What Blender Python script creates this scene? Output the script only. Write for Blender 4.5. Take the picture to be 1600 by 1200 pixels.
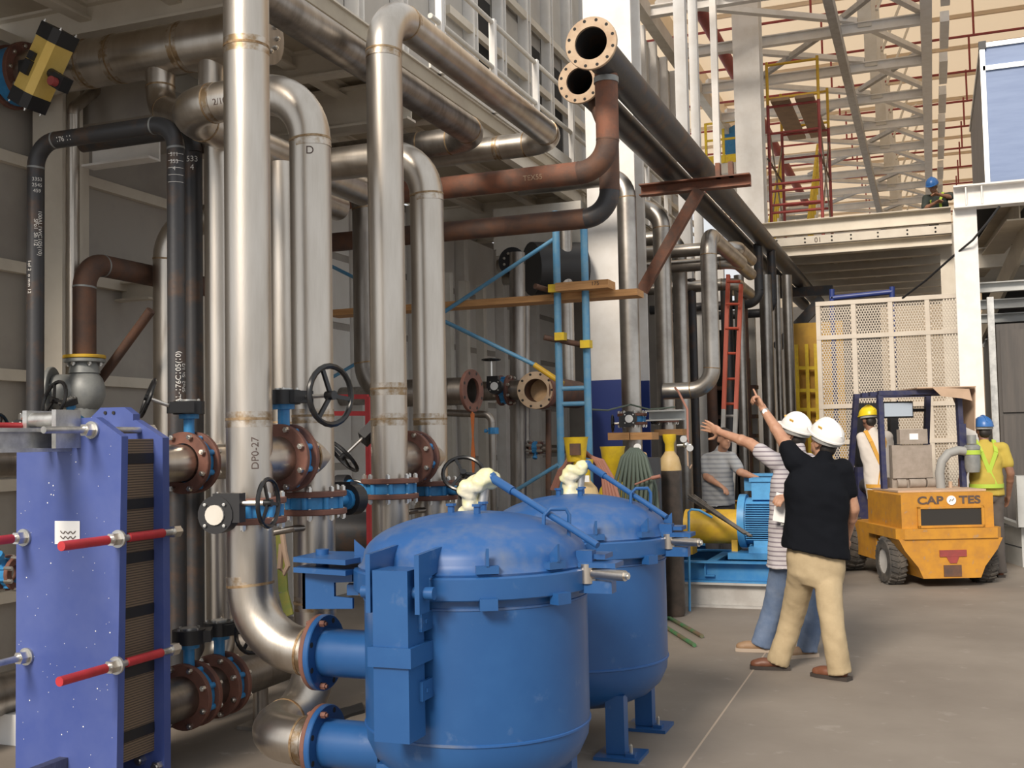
import bpy, bmesh, math, random
import numpy as np
from mathutils import Vector, Matrix, Euler
random.seed(7)
V = Vector
for o in list(bpy.data.objects): bpy.data.objects.remove(o)
scene = bpy.context.scene
COL = scene.collection
# ------------------------------------------------------------------ camera
F = 1720.0; H = 1.65
YAW = math.radians(20.85); PIT = math.atan(90/F); ROLL = math.radians(-1.15)
CR = Matrix.Rotation(YAW, 3, 'Z') @ Matrix.Rotation(math.pi/2+PIT, 3, 'X') @ Matrix.Rotation(ROLL, 3, 'Z')
CP = V((0, 0, H))
cd = bpy.data.cameras.new('camera'); cam = bpy.data.objects.new('camera', cd); COL.objects.link(cam)
cam.matrix_world = Matrix.Translation(CP) @ CR.to_4x4()
cd.sensor_width = 36; cd.lens = F/1600*36; cd.clip_end = 300; cd.clip_start = 0.05
scene.camera = cam
def W(px, py, X=None, Y=None, Z=None):
    """point of the place seen at a photo pixel, on the plane X=, Y= or Z="""
    r = CR @ V(((px-800)/F, -(py-600)/F, -1))
    if X is not None: t = X/r.x
    elif Y is not None: t = Y/r.y
    else: t = (Z-H)/r.z
    return CP + r*t
# ------------------------------------------------------------------ light
wd = bpy.data.worlds.new('sky'); scene.world = wd; wd.use_nodes = True
bgn = wd.node_tree.nodes['Background']; bgn.inputs[0].default_value = (0.96, 0.98, 1.0, 1); bgn.inputs[1].default_value = 0.74
sd = bpy.data.lights.new('sun', 'SUN'); sd.energy = 3.3; sd.angle = math.radians(16); sd.color = (1.0, 0.89, 0.76)
so = bpy.data.objects.new('sun', sd); COL.objects.link(so)
so.rotation_euler = V((-0.10, -1.0, 0.66)).to_track_quat('Z', 'Y').to_euler()
vs = scene.view_settings; vs.view_transform = 'Standard'; vs.look = 'None'; vs.gamma = 1; vs.exposure = 0.2; vs.use_curve_mapping = False
# ------------------------------------------------------------------ materials
MATS = {}
def mat(name, c, rough=0.5, metal=0.0, c2=None, scale=6.0, lo=0.4, hi=0.65, bump=0.0, bscale=60, stretch=(1,1,1), spec=0.5, c3=None, s3=30, emit=None):
    m = bpy.data.materials.new(name); m.use_nodes = True; nt = m.node_tree; b = nt.nodes['Principled BSDF']
    b.inputs['Roughness'].default_value = rough; b.inputs['Metallic'].default_value = metal
    b.inputs['Specular IOR Level'].default_value = spec
    b.inputs['Base Color'].default_value = (*c, 1)
    tc = nt.nodes.new('ShaderNodeTexCoord'); mp = nt.nodes.new('ShaderNodeMapping'); mp.inputs['Scale'].default_value = stretch
    nt.links.new(tc.outputs['Object'], mp.inputs[0])
    last = None
    def layer(prev, col, sc, l, h):
        n = nt.nodes.new('ShaderNodeTexNoise'); n.inputs['Scale'].default_value = sc; n.inputs['Detail'].default_value = 5; n.inputs['Roughness'].default_value = .62
        nt.links.new(mp.outputs[0], n.inputs['Vector'])
        r = nt.nodes.new('ShaderNodeMapRange'); r.inputs['From Min'].default_value = l; r.inputs['From Max'].default_value = h
        nt.links.new(n.outputs['Fac'], r.inputs['Value'])
        mx = nt.nodes.new('ShaderNodeMix'); mx.data_type = 'RGBA'
        nt.links.new(r.outputs[0], mx.inputs[0])
        if prev is None: mx.inputs[6].default_value = (*c, 1)
        else: nt.links.new(prev, mx.inputs[6])
        mx.inputs[7].default_value = (*col, 1); return mx.outputs[2]
    if c2: last = layer(None, c2, scale, lo, hi)
    if c3: last = layer(last, c3, s3, .62, .70)
    if last: nt.links.new(last, b.inputs['Base Color'])
    if bump:
        n = nt.nodes.new('ShaderNodeTexNoise'); n.inputs['Scale'].default_value = bscale; n.inputs['Detail'].default_value = 4
        nt.links.new(mp.outputs[0], n.inputs['Vector'])
        bp = nt.nodes.new('ShaderNodeBump'); bp.inputs['Strength'].default_value = bump; bp.inputs['Distance'].default_value = .01
        nt.links.new(n.outputs['Fac'], bp.inputs['Height']); nt.links.new(bp.outputs[0], b.inputs['Normal'])
    if emit:
        b.inputs['Emission Color'].default_value = (*emit[0], 1); b.inputs['Emission Strength'].default_value = emit[1]
    MATS[name] = m; return m
def stripes(name, c, c2, per, duty, axis=2, rough=.85, per2=None):
    m = mat(name, c, rough); nt = m.node_tree; b = nt.nodes['Principled BSDF']
    tc = nt.nodes.new('ShaderNodeTexCoord'); sx = nt.nodes.new('ShaderNodeSeparateXYZ'); nt.links.new(tc.outputs['Object'], sx.inputs[0])
    a = nt.nodes.new('ShaderNodeMath'); a.operation = 'DIVIDE'; nt.links.new(sx.outputs[axis], a.inputs[0]); a.inputs[1].default_value = per
    f = nt.nodes.new('ShaderNodeMath'); f.operation = 'FRACT'; nt.links.new(a.outputs[0], f.inputs[0])
    g = nt.nodes.new('ShaderNodeMath'); g.operation = 'LESS_THAN'; nt.links.new(f.outputs[0], g.inputs[0]); g.inputs[1].default_value = duty
    mx = nt.nodes.new('ShaderNodeMix'); mx.data_type = 'RGBA'; nt.links.new(g.outputs[0], mx.inputs[0])
    mx.inputs[6].default_value = (*c, 1); mx.inputs[7].default_value = (*c2, 1); nt.links.new(mx.outputs[2], b.inputs['Base Color'])
    return m
mat('steel', (.60,.55,.49), .34, 1, c2=(.47,.42,.36), scale=3, stretch=(2,2,.25), bump=.04, bscale=90)
mat('steel_dark', (.36,.33,.30), .38, 1, c2=(.22,.20,.18), scale=4, stretch=(2,2,.4))
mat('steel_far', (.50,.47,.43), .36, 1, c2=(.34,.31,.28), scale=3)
mat('seam', (.40,.30,.19), .55, .8, c2=(.22,.13,.06), scale=25)
mat('galv', (.62,.62,.60), .4, .9, c2=(.45,.45,.44), scale=14)
mat('bolt_steel', (.72,.70,.66), .32, 1)
mat('black_pipe', (.060,.060,.064), .45, .35, c2=(.13,.078,.050), scale=5, lo=.5, hi=.72, bump=.1, bscale=40)
mat('rust_pipe', (.235,.095,.055), .75, .1, c2=(.13,.075,.055), scale=6, bump=.15, bscale=50)
mat('rust_dark', (.095,.058,.045), .7, .15, c2=(.155,.075,.045), scale=7, bump=.15)
mat('flange_rust', (.195,.085,.06), .7, .05, c2=(.13,.06,.046), scale=9, bump=.08)
mat('flange_tan', (.50,.37,.25), .6, .1, c2=(.40,.27,.17), scale=9)
mat('valve_blue', (.045,.27,.58), .42, 0, c2=(.03,.19,.43), scale=12)
mat('tank_blue', (.018,.085,.25), .32, 0, c2=(.022,.096,.27), scale=4, c3=(.05,.12,.28), s3=9)
mat('tank_dust', (.020,.095,.29), .45, 0, c2=(.15,.18,.24), scale=3.2, lo=.46, hi=.76)
mat('plate_blue', (.052,.085,.30), .45, 0, c2=(.095,.130,.34), scale=2.2, lo=.35, hi=.75)
mat('skid_blue', (.030,.20,.46), .5, 0, c2=(.06,.24,.47), scale=7)
mat('motor_blue', (.09,.34,.64), .45, 0, c2=(.07,.27,.53), scale=8)
mat('scaf_blue', (.085,.27,.47), .45, 0, c2=(.14,.31,.46), scale=12)
mat('red_paint', (.52,.035,.045), .45, 0, c2=(.40,.03,.035), scale=9)
mat('red_dull', (.33,.055,.05), .6, 0, c2=(.24,.05,.045), scale=9)
mat('ladder_red', (.60,.10,.05), .5)
mat('yellow', (.78,.55,.02), .45, 0, c2=(.62,.42,.03), scale=10)
mat('guard_yellow', (.70,.44,.03), .5, 0, c2=(.58,.34,.04), scale=9)
mat('act_yellow', (.80,.58,.17), .35, .25, c2=(.72,.50,.12), scale=5)
mat('fork_yellow', (.55,.255,.025), .55, 0, c2=(.44,.20,.03), scale=7, c3=(.36,.24,.14), s3=14)
mat('fork_blue', (.024,.027,.085), .5, 0, c2=(.05,.05,.085), scale=15)
mat('black', (.018,.018,.02), .45)
mat('black_gloss', (.012,.012,.013), .25)
mat('rubber', (.05,.047,.044), .85, 0, c2=(.12,.105,.09), scale=9)
mat('dark', (.03,.028,.026), .9)
mat('cream', (.70,.645,.55), .6, 0, c2=(.63,.57,.48), scale=2.5)
mat('cream_roof', (.88,.77,.61), .8, 0, c2=(.80,.69,.53), scale=.5)
mat('white', (.80,.78,.75), .5, 0, c2=(.73,.70,.66), scale=4)
mat('offwhite', (.66,.63,.57), .55, 0, c2=(.58,.54,.47), scale=3)
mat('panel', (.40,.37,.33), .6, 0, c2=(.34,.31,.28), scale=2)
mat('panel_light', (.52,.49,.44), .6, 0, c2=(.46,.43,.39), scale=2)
mat('panel_white_lit', (.74,.72,.68), .6, 0, c2=(.68,.65,.61), scale=2)  # whitish panel, lightened in place of light on the far bays
mat('stain', (.57,.52,.46), .42, 1, c2=(.33,.235,.14), scale=13, lo=.42, hi=.6)
mat('rag_orange', (.36,.10,.025), .8)
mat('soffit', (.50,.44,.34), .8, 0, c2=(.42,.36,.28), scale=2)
mat('navy', (.025,.045,.19), .4)
mat('grey_cast', (.30,.31,.30), .5, .3, c2=(.24,.25,.25), scale=12)
mat('grey_beam', (.46,.45,.43), .55, 0, c2=(.38,.36,.34), scale=6)
mat('wood', (.56,.30,.12), .75, 0, c2=(.44,.22,.085), scale=5, stretch=(1,12,12))
mat('plywood', (.62,.42,.24), .75, 0, c2=(.52,.33,.17), scale=6)
mat('board_dark', (.30,.20,.12), .8, 0, c2=(.24,.16,.10), scale=4)
mat('perf', (.62,.555,.47), .6, 0, c2=(.56,.49,.41), scale=3)
mat('chalk', (.82,.80,.76), .9)
mat('marker', (.10,.07,.06), .9)
mat('paper', (.88,.88,.87), .8)
mat('cardboard', (.52,.37,.26), .85, 0, c2=(.45,.32,.22), scale=5)
mat('hose_brown', (.33,.15,.11), .7); mat('hose_green', (.10,.13,.105), .65); mat('rod_green', (.05,.17,.07), .6, c2=(.16,.10,.07), scale=8)
mat('bottle_dark', (.055,.045,.038), .5, .2, c2=(.10,.075,.06), scale=6); mat('bottle_tan', (.60,.44,.22), .5, c2=(.55,.38,.16), scale=9)
mat('plastic_wrap', (.72,.68,.52), .4, 0, c2=(.66,.66,.30), scale=8, bump=.6, bscale=18)
mat('seat', (.34,.29,.25), .85, 0, c2=(.28,.24,.20), scale=12, bump=.2)
mat('hose_grey', (.30,.30,.29), .6)
mat('rope', (.42,.30,.22), .9); mat('leaf_green', (.22,.27,.07), .7, c2=(.35,.30,.06), scale=12)
mat('ahu_blue', (.20,.27,.44), .45, 0, c2=(.17,.235,.40), scale=1.5, stretch=(1,1,8))
mat('ahu_side', (.27,.24,.22), .6, 0, c2=(.22,.195,.18), scale=3); mat('alu', (.74,.75,.74), .35, .7)
mat('cabinet', (.075,.068,.064), .6, 0, c2=(.10,.088,.08), scale=3, stretch=(6,6,.4)); mat('sheet_grey', (.52,.53,.52), .5, .2, c2=(.44,.45,.44), scale=3)
mat('skin', (.46,.255,.165), .55, 0, c2=(.40,.20,.125), scale=14); mat('skin_dark', (.27,.135,.085), .55, 0, c2=(.22,.11,.07), scale=14)
mat('hair', (.018,.014,.012), .6); mat('eye', (.02,.015,.012), .2)
mat('polo_black', (.005,.006,.009), .9, 0, spec=.15, bump=.35, bscale=7)
mat('khaki', (.46,.36,.22), .85, 0, c2=(.40,.31,.185), scale=9, bump=.5, bscale=8)
mat('jeans', (.105,.155,.26), .85, 0, c2=(.16,.21,.31), scale=7, bump=.4, bscale=9)
mat('trouser_dark', (.045,.042,.045), .85, bump=.4, bscale=9); mat('trouser_grey', (.10,.085,.075), .85, bump=.4, bscale=9)
mat('tee_white', (.62,.57,.52), .85, 0, bump=.4, bscale=8); mat('tee_yellow', (.46,.35,.06), .85, 0, bump=.4, bscale=8); mat('overall_dark', (.035,.045,.04), .85)
mat('hat_white', (.86,.84,.81), .3); mat('hat_yellow', (.85,.62,.02), .35); mat('hat_blue', (.035,.14,.40), .35)
mat('harness_orange', (.62,.33,.05), .7); mat('harness_lime', (.40,.56,.06), .6)
mat('shoe_brown', (.17,.065,.035), .45); mat('shoe_tan', (.30,.19,.11), .6); mat('sole', (.045,.035,.03), .7); mat('sole_light', (.42,.34,.27), .7)
mat('orange_logo', (.85,.50,.12), .5)
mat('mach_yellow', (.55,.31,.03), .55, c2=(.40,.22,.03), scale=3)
stripes('shirt_stripe', (.50,.47,.49), (.22,.19,.22), .034, .3)
stripes('shirt_grey', (.36,.37,.38), (.26,.27,.29), .05, .4)
stripes('fins', (.09,.34,.64), (.025,.10,.22), .024, .45)
stripes('plates', (.20,.145,.095), (.075,.055,.04), .0125, .42, rough=.6)
mat('floor', (.255,.22,.185), .72, 0, c2=(.20,.17,.142), scale=.9, lo=.36, hi=.68, c3=(.285,.25,.215), s3=5, bump=.06, bscale=30)
mt_ = mat('roof_sheet', (.88,.79,.64), .8); nt_ = mt_.node_tree; tb_ = nt_.nodes.new('ShaderNodeBsdfTranslucent'); tb_.inputs[0].default_value = (.84,.66,.46,1)  # translucent share added to brighten the roof from below
mx_ = nt_.nodes.new('ShaderNodeMixShader'); mx_.inputs[0].default_value = .5; nt_.links.new(nt_.nodes['Principled BSDF'].outputs[0], mx_.inputs[1]); nt_.links.new(tb_.outputs[0], mx_.inputs[2]); nt_.links.new(mx_.outputs[0], nt_.nodes['Material Output'].inputs[0])
mat('mirror', (.7,.72,.74), .12, 1)
# ------------------------------------------------------------------ mesh helpers
def basis(a, hint=None):
    a = V(a).normalized(); h = V(hint) if hint is not None else (V((0,0,1)) if abs(a.z) < .9 else V((1,0,0)))
    u = h - a*h.dot(a)
    if u.length < 1e-6: h = V((0,1,0)); u = h - a*h.dot(a)
    u.normalize(); return a, u, a.cross(u)
class MB:
    def __init__(s): s.v = []; s.f = []
    def add(s, vs, fs):
        k = len(s.v); s.v += [tuple(p) for p in vs]; s.f += [tuple(i+k for i in f) for f in fs]; return s
    def cyl(s, p, q, r, r2=None, n=20, caps=True):
        p = V(p); q = V(q); r2 = r if r2 is None else r2; a, u, w = basis(q-p)
        vs = []
        for c, rr in ((p, r), (q, r2)):
            for i in range(n):
                t = 2*math.pi*i/n; vs.append(c+(u*math.cos(t)+w*math.sin(t))*rr)
        fs = [(i, (i+1) % n, n+(i+1) % n, n+i) for i in range(n)]
        if caps: fs += [tuple(range(n-1, -1, -1)), tuple(range(n, 2*n))]
        return s.add(vs, fs)
    def tube(s, pts, r, n=10, caps=True):
        pts = [V(p) for p in pts]; m = len(pts); rs = r if isinstance(r, (list, tuple)) else [r]*m
        ts = [((pts[min(i+1, m-1)]-pts[max(i-1, 0)])).normalized() for i in range(m)]
        _, u, _ = basis(ts[0]); vs = []
        for i in range(m):
            u = (u-ts[i]*u.dot(ts[i])).normalized(); w = ts[i].cross(u)
            for k in range(n):
                t = 2*math.pi*k/n; vs.append(pts[i]+(u*math.cos(t)+w*math.sin(t))*rs[i])
        fs = [(i*n+k, i*n+(k+1) % n, (i+1)*n+(k+1) % n, (i+1)*n+k) for i in range(m-1) for k in range(n)]
        if caps: fs += [tuple(range(n-1, -1, -1)), tuple(range((m-1)*n, m*n))]
        return s.add(vs, fs)
    def box(s, x0, x1, y0, y1, z0, z1):
        vs = [(x, y, z) for z in (z0, z1) for y in (y0, y1) for x in (x0, x1)]
        return s.add(vs, [(0,2,3,1), (4,5,7,6), (0,1,5,4), (2,6,7,3), (0,4,6,2), (1,3,7,5)])
    def obox(s, c, size, R=None):
        c = V(c); k = len(s.v); s.box(-size[0]/2, size[0]/2, -size[1]/2, size[1]/2, -size[2]/2, size[2]/2)
        for i in range(k, len(s.v)):
            p = V(s.v[i]); s.v[i] = tuple(c+(R @ p if R is not None else p))
        return s
    def beam(s, p, q, w, h, up=(0,0,1)):
        p = V(p); q = V(q); a, u, r = basis(q-p, up)
        vs = [c+r*x+u*z for c in (p, q) for x, z in ((-w/2,-h/2), (w/2,-h/2), (w/2,h/2), (-w/2,h/2))]
        return s.add(vs, [(0,1,2,3), (7,6,5,4), (0,4,5,1), (1,5,6,2), (2,6,7,3), (3,7,4,0)])
    def prof(s, p, q, poly, up=(0,0,1)):
        p = V(p); q = V(q); a, u, r = basis(q-p, up); n = len(poly)
        vs = [c+r*x+u*z for c in (p, q) for x, z in poly]
        return s.add(vs, [tuple(range(n-1,-1,-1)), tuple(range(n, 2*n))]+[(i, (i+1) % n, n+(i+1) % n, n+i) for i in range(n)])
    def hbeam(s, p, q, w, h, tf=.02, tw=.015, up=(0,0,1)):
        a, b, c = w/2, h/2, tw/2
        return s.prof(p, q, [(-a,-b),(a,-b),(a,-b+tf),(c,-b+tf),(c,b-tf),(a,b-tf),(a,b),(-a,b),(-a,b-tf),(-c,b-tf),(-c,-b+tf),(-a,-b+tf)], up)
    def channel(s, p, q, w, h, t=.015, up=(0,0,1)):
        a, b = w/2, h/2
        return s.prof(p, q, [(-a,-b),(a,-b),(a,-b+t),(-a+t,-b+t),(-a+t,b-t),(a,b-t),(a,b),(-a,b)], up)
    def prism(s, poly, o, ux, uy, t):
        o = V(o); ux = V(ux); uy = V(uy); t = V(t); n = len(poly)
        vs = [o+ux*x+uy*y+d for d in (V((0,0,0)), t) for x, y in poly]
        return s.add(vs, [tuple(range(n-1,-1,-1)), tuple(range(n, 2*n))]+[(i, (i+1) % n, n+(i+1) % n, n+i) for i in range(n)])
    def lathe(s, pr, c, ax=(0,0,1), n=32, close=False):
        c = V(c); a, u, w = basis(ax); vs = []; m = len(pr)
        for r, h in pr:
            for k in range(n):
                t = 2*math.pi*k/n; vs.append(c+a*h+(u*math.cos(t)+w*math.sin(t))*max(r, 1e-4))
        rng = range(m if close else m-1)
        return s.add(vs, [(i*n+k, i*n+(k+1) % n, ((i+1) % m)*n+(k+1) % n, ((i+1) % m)*n+k) for i in rng for k in range(n)])
    def torus(s, c, ax, R, r, n=28, m=8):
        return s.lathe([(R+r*math.cos(2*math.pi*i/m), r*math.sin(2*math.pi*i/m)) for i in range(m)], c, ax, n, True)
    def ell(s, c, rad, B=None, n=14, m=9):
        c = V(c); rad = (rad,)*3 if isinstance(rad, (int, float)) else rad
        B = B or (V((1,0,0)), V((0,1,0)), V((0,0,1))); vs = []
        for j in range(m+1):
            ph = math.pi*j/m
            for i in range(n):
                t = 2*math.pi*i/n; sp = max(math.sin(ph), 1e-3)
                vs.append(c+B[0]*(rad[0]*sp*math.cos(t))+B[1]*(rad[1]*sp*math.sin(t))+B[2]*(rad[2]*math.cos(ph)))
        fs = [(j*n+i, (j+1)*n+i, (j+1)*n+(i+1) % n, j*n+(i+1) % n) for j in range(m) for i in range(n)]
        fs += [tuple(range(n)), tuple(range((m+1)*n-1, m*n-1, -1))]
        return s.add(vs, fs)
    def loft(s, rings, B, n=24):
        vs = []
        for c, w, d in rings:
            for k in range(n):
                t = 2*math.pi*k/n; ct, st = math.cos(t), math.sin(t)
                vs.append(V(c)+B[0]*w*math.copysign(abs(ct)**.85, ct)+B[1]*d*math.copysign(abs(st)**.85, st))
        m = len(rings)
        return s.add(vs, [(i*n+k, i*n+(k+1) % n, (i+1)*n+(k+1) % n, (i+1)*n+k) for i in range(m-1) for k in range(n)]+[tuple(range(n-1,-1,-1)), tuple(range((m-1)*n, m*n))])
    def pipe(s, p, q, ro, ri, n=28):
        L = (V(q)-V(p)).length; return s.lathe([(ri,0),(ro,0),(ro,L),(ri,L)], p, V(q)-V(p), n, True)
    def caps(s, p, q, r, r2=None, n=12):
        r2 = r if r2 is None else r2
        s.ell(p, r, n=n, m=7); s.ell(q, r2, n=n, m=7)
        if (V(q)-V(p)).length > 1e-5: s.cyl(p, q, r, r2, n)
        return s
    def mesh(s, name, off=V((0,0,0)), ang=38):
        me = bpy.data.meshes.new(name)
        me.from_pydata([(p[0]-off.x, p[1]-off.y, p[2]-off.z) for p in s.v], [], s.f)
        bm = bmesh.new(); bm.from_mesh(me); bmesh.ops.recalc_face_normals(bm, faces=bm.faces); bm.to_mesh(me); bm.free()
        me.polygons.foreach_set('use_smooth', [True]*len(me.polygons)); me.set_sharp_from_angle(angle=math.radians(ang)); me.update()
        return me
ORG = {}
def org(o):
    return ORG.get(o.name, V((0,0,0))) if o else V((0,0,0))
def lk(name, data, m, parent=None):
    o = bpy.data.objects.new(name, data); COL.objects.link(o)
    if m is not None and data is not None and len(data.materials) == 0: data.materials.append(MATS[m])
    if parent: o.parent = parent; ORG[o.name] = org(parent)
    return o
def part(name, mb, m, parent, label=None):
    """one mesh in world coordinates, child of an un-rotated thing"""
    o = lk(name, mb.mesh(name, org(parent)), m, parent)
    if label: o['label'] = label
    return o
def tag(o, label, cat, group=None, kind=None):
    o['label'] = label
    if cat: o['category'] = cat
    if group: o['group'] = group
    if kind: o['kind'] = kind
    return o
def thing(name, label, cat, loc=(0,0,0), group=None, kind=None):
    o = bpy.data.objects.new(name, None); COL.objects.link(o); o.location = V(loc); o.empty_display_size = .1
    ORG[o.name] = V(loc); return tag(o, label, cat, group, kind)
def solid(name, mb, m, label, cat, group=None, kind=None):
    """a thing that is one mesh; origin at its base"""
    vs = np.array(mb.v); c = V(((vs[:,0].min()+vs[:,0].max())/2, (vs[:,1].min()+vs[:,1].max())/2, vs[:,2].min()))
    o = lk(name, mb.mesh(name, c), m); o.location = c; ORG[o.name] = c
    return tag(o, label, cat, group, kind)
def struct(name, mb, m, label=None):
    o = solid(name, mb, m, label or name.replace('_', ' '), None, None, 'structure')
    if not label: del o['label']
    return o
# shared hexagon bolt
_b = MB(); _b.cyl((0,0,-.5), (0,0,.5), .5, n=6); _b.cyl((0,0,-.62), (0,0,.62), .28, n=8)
BOLT = _b.mesh('bolt'); BOLT.materials.append(MATS['bolt_steel']); BOLT_R = _b.mesh('bolt'); BOLT_R.materials.append(MATS['flange_rust'])
_h = MB(); _h.cyl((0,0,-.5), (0,0,.5), .5, n=10); HOLE = _h.mesh('bolt_hole'); HOLE.materials.append(MATS['dark'])
def put(me, name, c, ax, size, parent):
    o = bpy.data.objects.new(name, me); COL.objects.link(o); o.parent = parent
    o.matrix_local = Matrix.LocRotScale(V(c)-org(parent), V(ax).to_track_quat('Z', 'Y'), V(size)); return o
def flange(parent, c, ax, ro, ri, t=.028, m='flange_rust', nb=8, L=None, name='flange', off=0.0, holes=False, rusty=False):
    c = V(c); a, u, w = basis(ax)
    fo = part(name, MB().lathe([(ri,-t/2), (ro-.004,-t/2), (ro,-t/2+.004), (ro,t/2-.004), (ro-.004,t/2), (ri,t/2)], c, a, 36, True), m, parent)
    rb = (ro+ri)/2+.012
    for i in range(nb):
        th = 2*math.pi*(i+.5)/nb; p = c+(u*math.cos(th)+w*math.sin(th))*rb
        if holes: put(HOLE, 'bolt_hole', p, a, (.026,.026,t+.002), fo)
        elif rusty and i % 3: put(HOLE, 'bolt_hole', p, a, (.026,.026,t+.002), fo)
        else: put(BOLT_R if rusty else BOLT, 'bolt', p+a*off, a, (.03,.03,L or t+.03), fo)
    return fo
def bend(pts, R, n=9):
    pts = [V(p) for p in pts]; out = []; cur = pts[0]
    for i in range(1, len(pts)-1):
        a = (pts[i]-pts[i-1]).normalized(); b = (pts[i+1]-pts[i]).normalized(); th = a.angle(b)
        if th < .02: continue
        t = R*math.tan(th/2); p0 = pts[i]-a*t; p1 = pts[i]+b*t; cen = p0+(b-a*a.dot(b)).normalized()*R
        out.append(('s', cur, p0)); arc = []
        e0 = (p0-cen).normalized()
        for k in range(n+1):
            al = th*k/n; arc.append(cen+e0*R*math.cos(al)+a*R*math.sin(al))
        out.append(('b', arc)); cur = p1
    out.append(('s', cur, pts[-1])); return out
def run(name, label, pts, r, R=None, m='steel', cat='pipe', seam='seam', stain=False, group=None, extra=(), parent=None, n=28, elbow_mat=None):
    """a welded pipe: straight lengths, elbows and weld seams are its parts"""
    pts = [V(p) for p in pts]; R = R or 3*r
    root = parent or thing(name, label, cat, min(pts, key=lambda p: p.z), group)
    for sg in bend(pts, R):
        if sg[0] == 's':
            if (sg[2]-sg[1]).length > .004: part('pipe', MB().cyl(sg[1], sg[2], r, n=n), m, root)
        else:
            part('elbow', MB().tube(sg[1], r, n), elbow_mat or m, root)
            if seam:
                for p, q in ((sg[1][0], sg[1][1]), (sg[1][-1], sg[1][-2])):
                    d = (p-q).normalized(); part('weld_seam', MB().cyl(p-d*.006, p+d*.006, r*1.022, n=n), seam, root)
                    if stain: part('heat_stain', MB().cyl(p-d*.002, p+d*.045, r*1.005, n=n), 'stain', root)
    for p, ax in extra:
        p = V(p); ax = V(ax).normalized(); part('weld_seam', MB().cyl(p-ax*.006, p+ax*.006, r*1.022, n=n), seam, root)
        if stain: part('heat_stain', MB().cyl(p-ax*.04, p+ax*.035, r*1.005, n=n), 'stain', root)
    return root
def handwheel(parent, c, ax, R, shaft_from=None, n=24):
    c = V(c); a, u, w = basis(ax); mb = MB().torus(c, a, R, R*.10, n, 8).cyl(c-a*R*.18, c+a*R*.18, R*.16, n=10)
    for i in range(3):
        t = 2*math.pi*i/3+.4; mb.beam(c, c+(u*math.cos(t)+w*math.sin(t))*R, R*.14, R*.10, a)
    wh = part('handwheel', mb, 'black_gloss', parent)
    if shaft_from is not None: part('shaft', MB().cyl(shaft_from, c, .011, n=8), 'bolt_steel', parent)
    return wh
def bfly(label, c, ax, stem, wdir, r=.11, hw=.13, wl=.24, flg=True, cap=None, group=None, gb=True, fm='flange_rust', th=.06, fgap=None, wheel=True):
    """wafer butterfly valve between two rusty flanges, with gearbox and handwheel"""
    c = V(c); a, u, w = basis(ax, stem); wd_ = V(wdir).normalized(); k = r/.11
    root = thing('butterfly_valve', label, 'valve', c-V((0,0,r*1.5)), group)
    body = MB().lathe([(r*.96,-th/2), (r*1.28,-th/2), (r*1.28,th/2), (r*.96,th/2)], c, a, 32, True)
    for i in range(8):
        t = 2*math.pi*(i+.5)/8; p = c+(u*math.cos(t)+w*math.sin(t))*r*1.30; body.cyl(p-a*th*.5, p+a*th*.5, r*.15, n=10)
    part('valve_body', body, 'valve_blue', root)
    ng = r*1.28+.13*k
    part('neck', MB().cyl(c+u*r*1.2, c+u*ng, .03*k, n=12).cyl(c+u*(ng-.025), c+u*ng, .055*k, n=12), 'valve_blue', root)
    if flg:
        for s_ in (-1, 1):
            flange(root, c+a*s_*(th/2+.016), a, r*1.56, r*.99, .03, fm, 8, L=.05, off=s_*.012)
    if gb:
        g = c+u*(ng+.035*k); side = wd_ - u*wd_.dot(u); side.normalize(); o2 = u.cross(side)
        gx = part('gearbox', MB().cyl(g-u*.036*k, g+u*.036*k, .085*k, n=18).obox(g+side*.05*k+o2*.03*k, (.13*k,.13*k,.06*k), Matrix((side, o2, u)).transposed()), 'black', root)
        part('indicator', MB().cyl(g+u*.036*k, g+u*.046*k, .045*k, n=16), cap or 'galv', gx)
        for i in range(4):
            t = math.pi/4+i*math.pi/2; put(BOLT, 'bolt', g+(side*math.cos(t)+o2*math.sin(t))*.066*k+u*.038*k, u, (.016,.016,.016), gx)
        st = g+side*.08*k+o2*.05*k
        if wheel: handwheel(root, st+wd_*wl, wd_, hw, st)
    return root
def text_mesh(txt, size, bold=0):
    cu = bpy.data.curves.new('t', 'FONT'); cu.body = txt; cu.offset = bold; cu.size = size; cu.align_x = 'CENTER'; cu.align_y = 'CENTER'
    o = bpy.data.objects.new('t', cu); COL.objects.link(o); bpy.context.view_layer.update()
    me = bpy.data.meshes.new_from_object(o.evaluated_get(bpy.context.evaluated_depsgraph_get())); bpy.data.objects.remove(o)
    return me
def flat_text(txt, size, c, ux, uy, m, parent, name='lettering', sx=1.0, bold=0, local=False):
    me = text_mesh(txt, size, bold); c = V(c); ux = V(ux).normalized(); uy = V(uy).normalized(); nn = ux.cross(uy)
    off = V((0,0,0)) if local else org(parent)
    for v in me.vertices: v.co = c+ux*(v.co.x*sx)+uy*v.co.y+nn*.002-off
    me.materials.clear(); me.materials.append(MATS[m]); return lk(name, me, m, parent)
def wrap_text(txt, size, p, axis, face, r, m, parent, flip=1):
    """handwriting laid round a pipe: runs along axis, faces 'face'"""
    me = text_mesh(txt, size); p = V(p); a = V(axis).normalized(); f = V(face); f = (f-a*f.dot(a)).normalized(); s = f.cross(a)
    rr = r+.0015
    for v in me.vertices:
        t = v.co.y/rr; v.co = p+a*v.co.x+(f*math.cos(t)+s*math.sin(t)*flip)*rr-org(parent)
    me.materials.clear(); me.materials.append(MATS[m]); return lk('handwriting', me, m, parent)
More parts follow.
